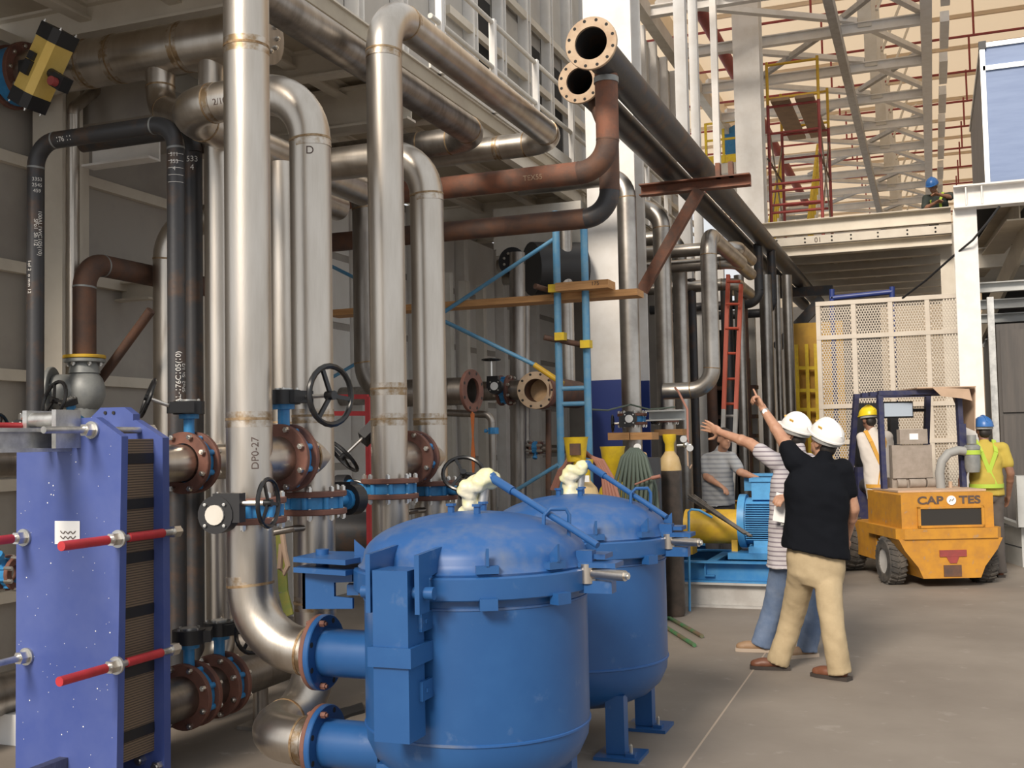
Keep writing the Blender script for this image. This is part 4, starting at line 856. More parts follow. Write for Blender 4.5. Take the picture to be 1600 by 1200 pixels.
solid('steel_channel', MB().channel(W(1012,650,Y=11.2), W(1068,648,Y=11.2), .16, .11), 'sheet_grey', 'short pale grey channel resting beside the white capped valve', 'beam')
cbz = thing('slack_cable', 'thin dark cable slung from the scaffold to the valve', 'cable', W(940,644,Y=10.2))
part('cable', MB().tube([W(905,628,Y=9.6), W(925,640,Y=10), W(950,641,Y=10.4), W(985,632,Y=11), W(1015,640,Y=11), W(1055,636,Y=11)], .009, 6), 'hose_green', cbz)
sb_ = thing('skid_bracket', 'bent thin blue rod guard between cylinder and yellow guard', 'guard', W(1075,880,Y=10.4))
part('rod', MB().tube([V((W(1076,900,Y=10.5).x,10.5,.0)), W(1076,800,Y=10.5), W(1080,796,Y=10.5), W(1092,797,Y=10.55), W(1112,808,Y=10.7)], .012, 8), 'motor_blue', sb_)
part('yellow_tag', MB().obox(W(1066,861,Y=10.45), (.07,.004,.09)), 'yellow', sb_)
rl = thing('bent_rod', 'two bent green steel rods lying on the floor behind the rear tank', 'rods', W(1065,990,Z=0))
zf_ = .018
def fz(px, py): p = W(px,py,Z=zf_); return p
part('rod', MB().tube([fz(1024,966), fz(1047,966), fz(1097,994)], .017, 10), 'rod_green', rl)
part('rod', MB().tube([fz(1024,975), fz(1036,977), fz(1085,1008)], .017, 10), 'rod_green', rl)
cl = MB(); pts = [(495,1122),(515,1116),(548,1108),(566,1102),(570,1114),(548,1120),(530,1128),(505,1131)]
cl.prism([(W(*p,Z=0).x, W(*p,Z=0).y) for p in pts], (0,0,.0), (1,0,0), (0,1,0), (0,0,.02))
solid('black_cloth', cl, 'black', 'crumpled black cloth on the floor behind the front tank nozzles', 'cloth')
# scaffold with planks in front of the column
sc = thing('blue_scaffold', 'light blue scaffold frame with rungs standing behind the rear tank', 'scaffold', (-3.0,9.6,0))
xa, xc = W(874,600,Y=9.5).x, W(918,600,Y=9.5).x
for x, z in ((xa,3.75),(xc,3.6)): part('leg', MB().cyl((x,9.5,0), (x,9.5,z), .034, n=14), 'scaf_blue', sc)
for z in (2.12, 1.98, 1.2, .5): part('rung', MB().cyl((xa,9.5,z), (xc,9.5,z), .022, n=10), 'scaf_blue', sc)
part('brace', MB().cyl(W(868,372,Y=9.55), W(690,490,Y=9.55), .02, n=10), 'scaf_blue', sc)
part('brace', MB().cyl(W(690,500,Y=9.55), W(835,570,Y=9.55), .02, n=10), 'scaf_blue', sc)
part('brace', MB().cyl(W(835,570,Y=9.55), W(880,600,Y=9.55), .026, n=10), 'guard_yellow', sc)
part('brace', MB().cyl(W(512,413,Y=9.6), W(560,437,Y=9.6), .018, n=10), 'scaf_blue', sc)
part('brace', MB().cyl(W(515,592,Y=9.6), W(560,566,Y=9.6), .018, n=10), 'scaf_blue', sc)
part('brace', MB().cyl(W(800,770,Y=9.3), W(872,726,Y=9.3), .018, n=10), 'scaf_blue', sc)
part('putlog', MB().cyl(W(850,527,Y=9.42), W(915,540,Y=9.6), .026, n=10), 'rust_dark', sc)
for p in ((866,451),(876,526),(916,538)): part('coupler', MB().obox(W(*p,Y=9.45), (.09,.09,.07)), 'yellow', sc)
part('putlog', MB().cyl(W(836,447,Y=9.35), W(912,470,Y=9.9), .026, n=10), 'rust_dark', sc)
pz = W(800,460,Y=9.6).z
solid('scaffold_plank', MB().box(W(515,475,Y=9.62).x, W(998,455,Y=9.62).x, 9.56, 9.80, pz-.09, pz-.03), 'wood', 'long weathered brown plank lying across the scaffold', 'plank')
pk_ = solid('scaffold_plank', MB().box(W(874,452,Y=9.5).x, W(956,448,Y=9.5).x, 9.38, 9.62, pz-.03, pz+.045), 'wood', 'short thick plank marked with numbers on top of the long plank', 'plank')
flat_text('175', .05, W(930,443,Y=9.378), (1,0,0), (0,0,1), 'marker', pk_)
# red ladder
ld = thing('ladder', 'red and grey ladder leaning among the far pipes', 'ladder', (W(1140,760,Y=14.3).x,14.2,0))
for a_, b_, c_ in (((1138,430),(1131,640),(0,0)),((1158,445),(1150,640),(1148,760))):
    part('rail', MB().beam(W(*a_,Y=14.9), W(*b_,Y=14.5), .05, .07, (0,1,0)), 'ladder_red', ld); part('rail', MB().beam(W(*b_,Y=14.5), W(*b_,Y=14.5)+(W(*b_,Y=14.5)-W(*a_,Y=14.9)).normalized()*1.03*W(*b_,Y=14.5).z, .05, .07, (0,1,0)), 'grey_beam', ld)
for py in (440,475,513,552,592,631,650,690): part('rung', MB().cyl(W(1136-(py-430)*.035,py,Y=14.7), W(1157-(py-430)*.035,py,Y=14.7), .018, n=8), 'ladder_red' if py < 640 else 'grey_beam', ld)
# white duct boxes and behind
q = W(820,362,Y=11.9); solid('duct_box', MB().box(W(771,350,Y=11.9).x, W(908,350,Y=11.9).x, 11.9, 12.4, q.z-.18, q.z+.3).box(W(775,385,Y=11.88).x, W(840,385,Y=11.88).x, 11.88, 12.3, q.z-.26, q.z-.18), 'offwhite', 'white sheet metal duct box under the brown pipes', 'duct')
q = W(860,420,Y=11.4); solid('duct_fan', MB().cyl(W(830,420,Y=11.5), W(905,420,Y=11.9), .3, n=24), 'black', 'dark round fan housing below the white duct box', 'fan')
for i, (px, yy) in enumerate(((700,11.5),(726,12.2),(752,12.6))):
    p = W(px,500,Y=yy); solid('frame_post', MB().box(p.x-.05,p.x+.05,yy-.05,yy+.05,0,3.6), 'offwhite', ('white frame post close to the rear tank lower pipe','white frame post behind the open rusty flange','white frame post next to the dark riser')[i], 'post')
# perforated screen
PS = thing('perforated_screen', 'large cream perforated metal screen in a frame behind the forklift', 'screen', (-.5,16.2,0))
px0, px1, ztop, yp = -1.45, .42, 3.50, 16.0
cols = [px0+(px1-px0)*k for k in (0,.255,.515,.77,1)]; rows = [0,.75,1.55,2.05,3.02,ztop]
for i, x in enumerate(cols): part('frame_bar', MB().box(x-.03,x+.03,yp-.03,yp+.03,0,ztop), 'perf', PS)
for z in rows: part('frame_bar', MB().box(px0-.03,px1+.03,yp-.035,yp+.03,z-.03 if z else 0,z+.03), 'perf', PS)
cw, ch = .036, .034
def perf(x0, x1, z0, z1):
    mb = MB(); nx = max(1, round((x1-x0)/cw)); nz = max(1, round((z1-z0)/ch)); w = (x1-x0)/nx; h = (z1-z0)/nz
    for j in range(nz):
        sh = (j % 2)*.5
        for i in range(nx):
            if sh and i == nx-1: 
                xa_ = x0+i*w; mb.add([(xa_+w*.5,yp,z0+j*h),(xa_+w,yp,z0+j*h),(xa_+w,yp,z0+(j+1)*h),(xa_+w*.5,yp,z0+(j+1)*h)], [(0,1,2,3)]); continue
            xa_ = x0+(i+sh)*w; za = z0+j*h; c = (xa_+w/2, za+h/2)
            if sh and i == 0: mb.add([(x0,yp,za),(xa_,yp,za),(xa_,yp,za+h),(x0,yp,za+h)], [(0,1,2,3)])
            o4 = [(xa_,za),(xa_+w,za),(xa_+w,za+h),(xa_,za+h)]
            r = .36; i4 = [(c[0]-w*r*.75,c[1]-h*r), (c[0]+w*r*.75,c[1]-h*r), (c[0]+w*r*.75,c[1]+h*r), (c[0]-w*r*.75,c[1]+h*r)]
            mb.add([(x,yp,z) for x, z in o4+i4], [(0,1,5,4),(1,2,6,5),(2,3,7,6),(3,0,4,7)])
    return mb
for i in range(4):
    for j in range(5):
        o_ = part('perforated_sheet', perf(cols[i]+.03, cols[i+1]-.03, rows[j]+.03, rows[j+1]-.03), 'perf', PS)
        md = o_.modifiers.new('t', 'SOLIDIFY'); md.thickness = .004
tr_ = thing('blue_trestle', 'dark blue tube trestle top showing above the perforated screen', 'trestle', W(1350,480,Y=17))
for a_, b_ in (((1298,466),(1394,456)),((1300,452),(1300,500)),((1394,448),(1394,500))): part('tube', MB().cyl(W(*a_,Y=17), W(*b_,Y=17), .04, n=10), 'navy', tr_)
for p in ((1300,470),(1394,466)): part('leg', MB().cyl(W(*p,Y=17), V((W(*p,Y=17).x,17,0)), .035, n=10), 'navy', tr_)
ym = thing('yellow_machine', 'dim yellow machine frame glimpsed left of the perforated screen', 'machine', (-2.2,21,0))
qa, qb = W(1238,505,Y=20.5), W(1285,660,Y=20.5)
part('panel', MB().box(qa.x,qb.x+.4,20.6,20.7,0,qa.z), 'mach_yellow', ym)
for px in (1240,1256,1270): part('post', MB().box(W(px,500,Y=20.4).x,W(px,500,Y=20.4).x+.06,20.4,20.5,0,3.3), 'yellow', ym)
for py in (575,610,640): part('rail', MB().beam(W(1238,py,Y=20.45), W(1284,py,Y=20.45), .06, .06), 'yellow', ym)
solid('white_panel', MB().box(W(1160,600,Y=18.05).x, W(1183,600,Y=18.05).x, 18.0,18.1,0,3.7), 'panel_light', 'pale wall panel strip behind the pointing hand', 'panel')
# ================================================================== UP ON THE PLATFORMS
YT = 22.2
ST = thing('scaffold_tower', 'red scaffold tower with yellow top frame and boards on the far mezzanine', 'scaffold', (-2.2,YT+1,ZD))
xa, xb_ = W(1204,300,Y=YT).x, W(1284,300,Y=YT).x; zt = lambda py: W(1240,py,Y=YT).z
zr, zg = zt(160), zt(92)
for y in (YT, YT+2.2):
    for x in (xa, xb_):
        part('leg', MB().cyl((x,y,ZD), (x,y,zr), .032, n=10), 'red_dull', ST)
        part('guard_post', MB().cyl((x,y,zr), (x,y,zg), .03, n=10), 'guard_yellow', ST)
    for py in (330,318,296,285,205,163): part('rung', MB().cyl((xa,y,zt(py)), (xb_,y,zt(py)), .026, n=10), 'red_dull', ST)
    for py in (150,97): part('guard_rail', MB().cyl((xa,y,zt(py)), (xb_,y,zt(py)), .027, n=10), 'guard_yellow', ST)
for x in (xa, xb_):
    part('cross_brace', MB().cyl((x,YT,ZD+.6), (x,YT+2.2,zr-.3), .016, n=8), 'steel_dark', ST); part('cross_brace', MB().cyl((x,YT,zr-.3), (x,YT+2.2,ZD+.6), .016, n=8), 'steel_dark', ST)
    part('cross_brace', MB().cyl((x,YT-.2,zt(248)), (x,YT+2.4,zt(248)), .022, n=8), 'rust_dark', ST)
for k in (.08,.55): part('board', MB().box(xa+k,xa+k+.36,YT-.2,YT+2.9,zt(150)-.12,zt(150)-.06), 'board_dark', ST)
sg = thing('stair_flight', 'white stair flight with yellow handrails behind the scaffold tower', 'stairs', (-2.2,26,ZD))
sx0, sx1 = W(1206,290,Y=26).x, W(1262,290,Y=26).x
for k in range(11): part('tread', MB().box(sx0,sx1,25.6+k*.27,25.9+k*.27,ZD+.15+k*.22,ZD+.19+k*.22), 'grey_beam', sg)
for x in (sx0-.03, sx1+.03): part('stringer', MB().beam((x,25.4,ZD), (x,28.6,ZD+2.6), .06, .3), 'white', sg)
for k in range(8):
    for x in (sx0-.03, sx1+.03): part('baluster', MB().cyl((x,25.6+k*.4,ZD+.2+k*.325), (x,25.6+k*.4,ZD+1.25+k*.325), .028, n=8), 'yellow', sg)
for x in (sx0-.03, sx1+.03): part('handrail', MB().cyl((x,25.4,ZD+1.1), (x,28.6,ZD+3.7), .032, n=8), 'yellow', sg)
yb = 27.0; xa, xb_ = W(1103,220,Y=yb).x, W(1158,220,Y=yb).x; zp = W(1130,255,Y=yb).z; zh = W(1130,190,Y=yb).z
yr = thing('guard_rail', 'yellow guard rail on the high platform beside the tall white columns', 'railing', ((xa+xb_)/2,yb,zp))
for t, h in ((0,.2),(.55,.05),(.96,.05)): part('rail', MB().box(xa,xb_+.2,yb-.02,yb+.02,zp+(zh-zp)*t,zp+(zh-zp)*t+h), 'yellow', yr)
for x in (xa, (xa+xb_)/2, xb_): part('post', MB().box(x-.03,x+.03,yb-.03,yb+.03,zp,zh), 'yellow', yr)
part('platform', MB().box(xa-.3,xb_+.2,yb,yb+3,zp-.25,zp), 'cream', yr)
fd = solid('fan_disc', MB().cyl(W(1158,222,Y=27.5), W(1158,222,Y=27.5)+V((0,.4,0)), .48, n=32), 'skid_blue', 'big dark blue round drum behind the yellow guard rail', 'drum')
# air handling unit
AU = thing('air_unit', 'large slate blue air handling unit with aluminium corners on the white platform', 'air unit', (1.6,16.5,4.74))
q = W(1534,72,Y=15.2); xq, zt_ = q.x, q.z; zb_ = 4.74
part('casing', MB().box(xq,xq+2.2,15.2,19.4,zb_,zt_), 'ahu_blue', AU)
part('side_panel', MB().box(xq-.012,xq,15.24,19.36,zb_+.03,zt_-.03), 'ahu_side', AU)
for p, q2 in (((xq,15.2,zb_),(xq,15.2,zt_)), ((xq,15.2,zt_),(xq+2.2,15.2,zt_)), ((xq,15.2,zt_-.3),(xq+2.2,15.2,zt_-.3)), ((xq,15.2,zt_),(xq,19.4,zt_))): part('corner_profile', MB().beam(p, q2, .06, .06, (0,1,0) if p[2] != q2[2] else (0,0,1)), 'alu', AU)
part('corner_cap', MB().box(xq-.04,xq+.05,15.16,15.25,zt_-.05,zt_+.05), 'black', AU)
# right side cabinets and sheets
cbn = thing('switch_cabinet', 'tall dark grey cabinet with panel seams at the edge of the aisle', 'cabinet', (1.9,15.5,0))
q = W(1560,600,Y=15.6)
part('body', MB().box(q.x,q.x+1.6,15.6,19.5,0,W(1590,505,Y=15.6).z), 'cabinet', cbn)
part('door', MB().box(q.x+.04,q.x+.5,15.57,15.6,1.9,W(1590,512,Y=15.6).z-.02), 'cabinet', cbn); part('door', MB().box(q.x+.04,q.x+.5,15.57,15.6,.05,1.86), 'cabinet', cbn)
sh = thing('sheet_metal_duct', 'grey sheet metal duct pieces leaning on the floor beside the forklift', 'sheet metal', W(1590,885,Z=0))
a_ = W(1598,886,Z=0); b_ = W(1552,872,Z=0); up = V((0,0,1))
dirv = (b_-a_).normalized()
for z, h in ((.0,.22),(.24,.22)): part('side', MB().prism([(0,z),((b_-a_).length,z),((b_-a_).length,z+h),(0,z+h)], a_, dirv, (0,0,1), V((.04,.02,0))), 'sheet_grey', sh)
part('rim', MB().beam(a_+V((0,0,.5)), b_+V((0,0,.56)), .08, .05), 'sheet_grey', sh)
part('end', MB().box(a_.x,a_.x+.9,a_.y-.02,a_.y+.02,0,.52), 'sheet_grey', sh)
q = W(1588,744,Y=14.6); part('tall_piece', MB().box(q.x,q.x+.8,14.6,14.95,.5,q.z), 'sheet_grey', sh)
# ================================================================== FORKLIFT
FK = thing('forklift', 'dusty yellow forklift with dark blue overhead guard seen from behind', 'forklift', (-.02,13.12,0))
ORG[FK.name] = V((0,0,0)); FK.rotation_euler = (0,0,math.radians(22))
cwt = part('counterweight', MB().prism([(-.50,.62),(.50,.62),(.50,.99),(.46,1.01),(-.46,1.01),(-.50,.99)], (0,-.36,0), (1,0,0), (0,0,1), (0,.85,0))
    .prism([(-.57,.0),(-.50,-.08),(.50,-.08),(.57,.0),(.57,.9),(-.57,.9)], (0,-.36,.52), (1,0,0), (0,1,0), (0,0,.11))
    .prism([(-.56,.52),(-.50,.40),(-.36,.22),(-.31,.10),(.31,.10),(.36,.22),(.50,.40),(.56,.52)], (0,-.42,0), (1,0,0), (0,0,1), (0,.5,0)), 'fork_yellow', FK)
part('grille_slot', MB().box(-.30,.36,-.372,-.34,.66,.83), 'dark', cwt)
for a4 in ((-.33,.39,.84,.86),(-.33,.39,.635,.66),(-.33,-.30,.635,.86),(.36,.39,.635,.86)): part('slot_frame', MB().box(a4[0],a4[1],-.385,-.355,a4[2],a4[3]), 'fork_yellow', cwt)
fc_ = (1,0,0)
flat_text('CAP', .115, (-.185,-.364,.925), (1,0,0), (0,0,1), 'marker', cwt, sx=1.3, bold=.0035)
flat_text('TES', .115, (.245,-.364,.925), (1,0,0), (0,0,1), 'marker', cwt, sx=1.3, bold=.0035)
part('round_badge', MB().cyl((.045,-.36,.925), (.045,-.37,.925), .05, n=24), 'paper', cwt)
part('badge_mark', MB().tube([(.02,-.372,.91),(.035,-.372,.935),(.05,-.372,.92),(.07,-.372,.945)], .004, 5), 'marker', cwt)
part('tow_plate', MB().box(-.13,.16,-.432,-.418,.33,.40).prism([(-.06,.33),(.08,.33),(.05,.26),(-.02,.26)], (0,-.43,0), (1,0,0), (0,0,1), (0,.012,0)), 'red_dull', cwt)
part('tow_pin', MB().box(-.09,.1,-.43,-.42,.12,.24), 'rust_dark', cwt)
part('engine_cover', MB().box(-.48,.48,.2,.75,.6,1.0), 'fork_yellow', FK)
part('chassis', MB().box(-.52,.52,.4,1.55,.22,.62), 'fork_yellow', FK)
part('cover_lid', MB().box(-.47,.5,-.2,.6,1.01,1.03), 'cardboard', FK)
def wheel(x, y, r, w, nm='wheel'):
    o = part(nm, MB().lathe([(r*.55,-w/2),(r*.9,-w/2),(r,-w*.38),(r,w*.38),(r*.9,w/2),(r*.55,w/2)], (x,y,r), (1,0,0), 32, True), 'rubber', FK)
    t = MB()
    for k in range(26):
        an = 2*math.pi*k/26
        for s_ in (-1, 1):
            R_ = Matrix.Rotation(an, 3, 'X'); t.obox(V((x+s_*w*.24,y,r))+R_ @ V((0,0,r)), (w*.44,.022,.022), R_ @ Matrix.Rotation(s_*.35, 3, 'Z'))
    part('tread', t, 'rubber', o)
    part('rim', MB().lathe([(0,-w*.3),(r*.3,-w*.32),(r*.55,-w*.42),(r*.58,-w*.5),(r*.58,w*.5),(r*.55,w*.42),(0,w*.3)], (x,y,r), (1,0,0), 24), 'grey_beam', o)
wheel(-.50, 0, .255, .19); wheel(.50, 0, .255, .19); wheel(-.52, 1.35, .33, .24); wheel(.52, 1.35, .33, .24)
def fpost(p, q, nm='guard_post', w=.055): part(nm, MB().beam(p, q, w, w*1.3, (0,1,0)), 'fork_blue', FK)
fpost((-.44,.30,.98), (-.44,.34,2.10)); fpost((.47,.30,.98), (.47,.34,2.10)); fpost((-.48,1.52,.6), (-.44,1.15,2.10)); fpost((.48,1.52,.6), (.44,1.15,2.10))
for x in (-.44,.46): fpost((x,.3,2.12), (x,1.2,2.12), 'guard_beam')
for y in (.33,.62,.9,1.17): fpost((-.46,y,2.12), (.48,y,2.12), 'guard_beam', .05)
part('post_plate', MB().box(.43,.51,.26,.30,1.35,1.75), 'fork_blue', FK)
part('cardboard_roof', MB().prism([(-.05,.22),(.58,.12),(.62,.9),(0,1.0)], (0,0,2.16), (1,0,0), (0,1,0), (0,0,.012)).prism([(0,0),(.42,-.02),(.45,-.16),(.34,-.13),(.1,-.10)], (.1,.16,2.165), (1,0,0), (0,0,1), (0,.012,0)).prism([(.2,0),(.9,0),(.5,-.45),(.25,-.5)], (.6,0,2.165), (0,1,0), (0,0,1), (.012,0,0)), 'cardboard', FK)
se = part('seat', MB().box(-.29,.17,.42,.52,1.14,1.52).box(-.29,.17,.45,.92,1.02,1.14), 'seat', FK)
part('headrest', MB().box(-.20,.12,.40,.50,1.53,1.70), 'seat', se); part('headrest_label', MB().box(-.09,.01,.396,.4,1.58,1.65), 'paper', se)
part('seat_mount', MB().cyl((-.24,.45,1.08),(-.14,.45,1.08),.055,n=12).cyl((-.1,.45,1.08),(.08,.45,1.08),.055,n=12).cyl((.1,.45,1.08),(.2,.45,1.08),.06,n=12), 'seat', FK)
for x in (-.22,.22): part('mast_rail', MB().channel((x,1.75,.1), (x,1.75,2.05), .1, .12, up=(0,1,0)), 'black', FK)
part('mast_cross', MB().box(-.25,.25,1.72,1.8,1.95,2.05).box(-.25,.25,1.72,1.8,1.2,1.28), 'black', FK)
part('carriage', MB().box(-.45,.45,1.85,1.92,.3,.75), 'black', FK)
for x in (-.25,.25): part('fork', MB().box(x-.05,x+.05,1.92,2.9,.06,.1).box(x-.05,x+.05,1.88,1.93,.06,.7), 'black', FK)
part('dash', MB().box(-.42,.42,1.25,1.42,.62,1.25), 'fork_blue', FK)
stw = part('steering_wheel', MB().torus((0,1.05,1.42), (0,-.6,.8), .17, .014, 24, 8).cyl((0,1.05,1.42), (0,1.3,1.2), .02, n=8), 'black', FK)
mr = part('mirror', MB().box(-.17,.17,.95,.98,1.86,2.02), 'mirror', FK); part('mirror_frame', MB().box(-.19,.19,.98,1.0,1.84,2.04).cyl((.17,.97,1.93),(.33,.97,1.93),.02,n=8), 'black', FK)
ah = part('intake_hose', MB().tube([(.17,.2,1.0),(.16,.2,1.2),(.19,.2,1.33),(.27,.2,1.42),(.38,.2,1.45),(.46,.2,1.44)], .05, 14), 'hose_grey', FK)
part('air_filter', MB().lathe([(0,-.16),(.07,-.16),(.085,-.10),(.085,.10),(.09,.10),(.09,.13),(.07,.15),(0,.16)], (.54,.2,1.36), (0,0,1), 24), 'grey_cast', FK); part('filter_band', MB().lathe([(.086,.04),(.092,.04),(.092,.09),(.086,.09)], (.54,.2,1.36), n=24, close=True), 'harness_lime', FK)
part('filter_inlet', MB().cyl((.54,.2,1.52), (.54,.2,1.62), .05, n=16), 'grey_cast', FK)
part('exhaust_stub', MB().cyl((.3,.25,1.0), (.3,.25,1.1), .022, n=10), 'cardboard', FK)
# ================================================================== PEOPLE
from mathutils import noise as NZ
def voxel(name, mb, m, parent, vox, sm=4, wr=0):
    me = mb.mesh(name, org(parent)); o = lk(name, me, m, parent)
    r = o.modifiers.new('r', 'REMESH'); r.mode = 'VOXEL'; r.voxel_size = vox
    s = o.modifiers.new('s', 'SMOOTH'); s.iterations = sm; s.factor = .5
    dg = bpy.context.evaluated_depsgraph_get(); me2 = bpy.data.meshes.new_from_object(o.evaluated_get(dg)); o.modifiers.clear(); o.data = me2
    if not me2.materials: me2.materials.append(MATS[m])
    if wr:
        nv = len(me2.vertices); co = np.empty(nv*3, np.float32); no = np.empty(nv*3, np.float32)
        me2.vertices.foreach_get('co', co); me2.vertex_normals.foreach_get('vector', no); co = co.reshape(-1,3); no = no.reshape(-1,3)
        am = np.array([NZ.noise((x*9,y*9,z*5))+.6*NZ.noise((x*14+z*9,y*14-z*6,z*13)) for x, y, z in co.tolist()], np.float32)*wr
        co += no*am[:,None]; me2.vertices.foreach_set('co', co.ravel()); me2.update()
    me2.polygons.foreach_set('use_smooth', [True]*len(me2.polygons)); return o
def hand(mb, wr, d, n, side, pose, s=1.1):
    """palm, four fingers and a thumb; d along the hand, n out of the palm, side +1 thumb on d x n"""
    d = V(d).normalized(); n = V(n); n = (n-d*n.dot(d)).normalized(); t = d.cross(n)*side
    pc = wr+d*.045*s; mb.ell(pc, (.040*s,.017*s,.052*s), (t, n, d)); mb.caps(wr-d*.03*s, wr+d*.02*s, .025*s, .026*s)
    for k, (off, L) in enumerate(((.030,.078),(.010,.086),(-.010,.080),(-.028,.064))):
        b = wr+d*.085*s+t*off*s; sp = t*(off*2.0)
        if pose == 'open' : dirs = [(d+sp*3+n*.1), (d+sp*3+n*.25), (d+sp*3+n*.45)]
        elif pose == 'point' and k == 0: dirs = [d, d, d+n*.05]
        elif pose == 'point': dirs = [d*.4+n, -d*.7+n*.6, -d-n*.2]
        else: dirs = [d+n*.35, d*.7+n*.8, d*.2+n]
        p = b
        for j, dv in enumerate(dirs):
            q = p+V(dv).normalized()*L*s*(.45,.30,.25)[j]; mb.caps(p, q, (.0105-.0012*j)*s, (.0098-.0014*j)*s, n=8); p = q
    b = wr+d*.03*s+t*.03*s
    if pose in ('point', 'curl'): dirs = [t*.6+d*.8+n*.3, d*.9-t*.1+n*.5]
    else: dirs = [t*1.0+d*.55, t*.6+d*.9]
    p = b
    for j, dv in enumerate(dirs):
        q = p+V(dv).normalized()*.042*s; mb.caps(p, q, .0125*s, .0105*s, n=8); p = q
def person(label, J, f, shirt, pants, skin, hat=None, vox=.011, sleeve=.62, poses=('curl','curl'), shoe=('shoe_brown','sole'), bulk=1.0, look=None, tuck=False, hair='hair', capm=None, palm=None, handd=(None,None), hatlogo=False, hem=-.2):
    """J: world joints; f: facing"""
    f = V((f[0], f[1], 0)).normalized(); up = V((0,0,1)); rt = f.cross(up)
    J = {k: V(v) for k, v in J.items()}
    base = V((J['pel'].x, J['pel'].y, min(J['aL'].z, J['aR'].z)-.075))
    P_ = thing('person', label, 'person', base)
    lk_ = V(look).normalized() if look else f
    hr = lk_.cross(up).normalized(); hu = hr.cross(lk_).normalized(); HB = (hr, lk_, hu); hc = J['head']
    b = MB()
    spine = J['chest']-J['pel']; sd_ = (J['sR']-J['sL']).normalized(); su = spine.normalized(); sf = su.cross(sd_).normalized(); sf = sf if sf.dot(f) > 0 else -sf
    TB = (sd_, sf, su)
    def torso(m, g, hem=None):
        rings = []
        tab = [(-.16,.150,.105),(-.02,.165,.118),(.15,.160,.116),(.35,.155,.114),(.55,.163,.118),(.75,.172,.120),(.9,.172,.114),(1.02,.150,.098),(1.12,.105,.08),(1.2,.07,.065)]
        if hem is not None: tab = [(hem,.184,.140)]+[(t, max(w,.172) if t < .4 else w, max(d,.128) if t < .4 else d) for t, w, d in tab if t > hem+.03]
        for t, w, d_ in tab:
            c_ = J['pel'].lerp(J['chest'], t) if t <= 1 else J['chest'].lerp(J['neck'], (t-1)*4)
            rings.append((c_, w*bulk+g, d_*bulk+g))
        m.loft(rings, TB)
        m.caps(J['sL'], J['chest']+su*.05, .060*bulk+g, .07+g); m.caps(J['sR'], J['chest']+su*.05, .060*bulk+g, .07+g); m.caps(J['chest']+su*.03, J['neck'], .075+g*.5, .058+g*.3)
    torso(b, -.012)
    b.caps(J['neck']-su*.03, hc-hu*.06, .056, .054)
    b.ell(hc+hu*.025-lk_*.008, (.073,.092,.098), HB, 18, 12); b.ell(hc-hu*.055+lk_*.022, (.054,.066,.060), HB, 16, 10); b.ell(hc-hu*.095+lk_*.062, (.026,.022,.02), HB)
    b.caps(hc+lk_*.088+hu*.012, hc+lk_*.106-hu*.028, .010, .0145, 8); b.ell(hc+lk_*.088-hu*.058, (.024,.012,.010), HB); b.ell(hc+lk_*.078+hu*.03, (.05,.014,.012), HB)
    for s_ in (-1, 1): b.ell(hc+hr*s_*.075-lk_*.005-hu*.012, (.011,.024,.034), HB, 10, 8)
    for s_, S in ((-1,'L'),(1,'R')):
        b.caps(J['s'+S], J['e'+S], .052*bulk, .046); b.caps(J['e'+S], J['w'+S], .046, .029)
        mid_ = J['e'+S].lerp(J['w'+S], .3); b.ell(mid_, .047, n=10, m=8)
        b.caps(J['h'+S], J['k'+S], .075, .055); b.caps(J['k'+S], J['a'+S], .054, .038)
        d = handd[0 if S == 'L' else 1] or (J['w'+S]-J['e'+S]); nn = (palm or {}).get(S, f*.3-up*1.0 if abs(V(d).normalized().z) < .8 else -rt*s_)
        hand(b, J['w'+S], d, nn, s_ if True else 1, poses[0 if S == 'L' else 1])
    body = voxel('body', b, skin, P_, min(vox, .0065) if vox < .012 else vox, 2)
    for s_ in (-1, 1): part('eye', MB().ell(hc+hr*s_*.03+lk_*.083+hu*.012, (.011,.006,.006), HB, 10, 6), 'eye', body)
    hm = MB().ell(hc+hu*.035-lk_*.014, (.078,.094,.096), HB, 18, 12).ell(hc-hu*.03-lk_*.05, (.066,.05,.062), HB, 14, 9)
    hv = hm.mesh('hair', org(body))
    # cut the hair away from the face
    bm = bmesh.new(); bm.from_mesh(hv); o0 = hc-org(body)
    bmesh.ops.delete(bm, geom=[v for v in bm.verts if ((v.co-o0).dot(lk_) > .045 and (v.co-o0).dot(hu) < .075) or ((v.co-o0).dot(lk_) > -.022 and (v.co-o0).dot(hu) < .03)], context='VERTS'); bm.to_mesh(hv); bm.free()
    lk('hair', hv, hair, P_)
    # shirt
    c = MB(); torso(c, .012, hem)
    for S in 'LR':
        e = J['s'+S].lerp(J['e'+S], sleeve); c.caps(J['s'+S], e, .066*bulk+.004, .066, 14)
    so_ = voxel('shirt', c, shirt, P_, max(vox, .011), 4, .009)
    # trousers
    t = MB(); t.loft([(J['pel']-su*.16, .10*bulk, .10*bulk), (J['pel']-su*.10, .155*bulk, .118*bulk), (J['pel'], .166*bulk, .122*bulk), (J['pel']+su*.12, .155*bulk, .112*bulk)], TB)
    for S in 'LR':
        h_, k_, a_ = J['h'+S], J['k'+S], J['a'+S]; pts = []
        for i in range(13):
            u = i/12; bz = h_*(1-u)**2+(k_*2-(h_+a_)/2)*2*u*(1-u)+a_*u*u; pts.append(bz)
        pts.append(a_+(a_-k_).normalized()*.035)
        t.tube(pts, [(.102-.022*min(1,i/8))*(.94+.06*bulk) for i in range(13)]+[.083], 16); t.ell(h_, .098, n=12, m=8)
    voxel('trousers', t, pants, P_, max(vox, .011), 4, .006)
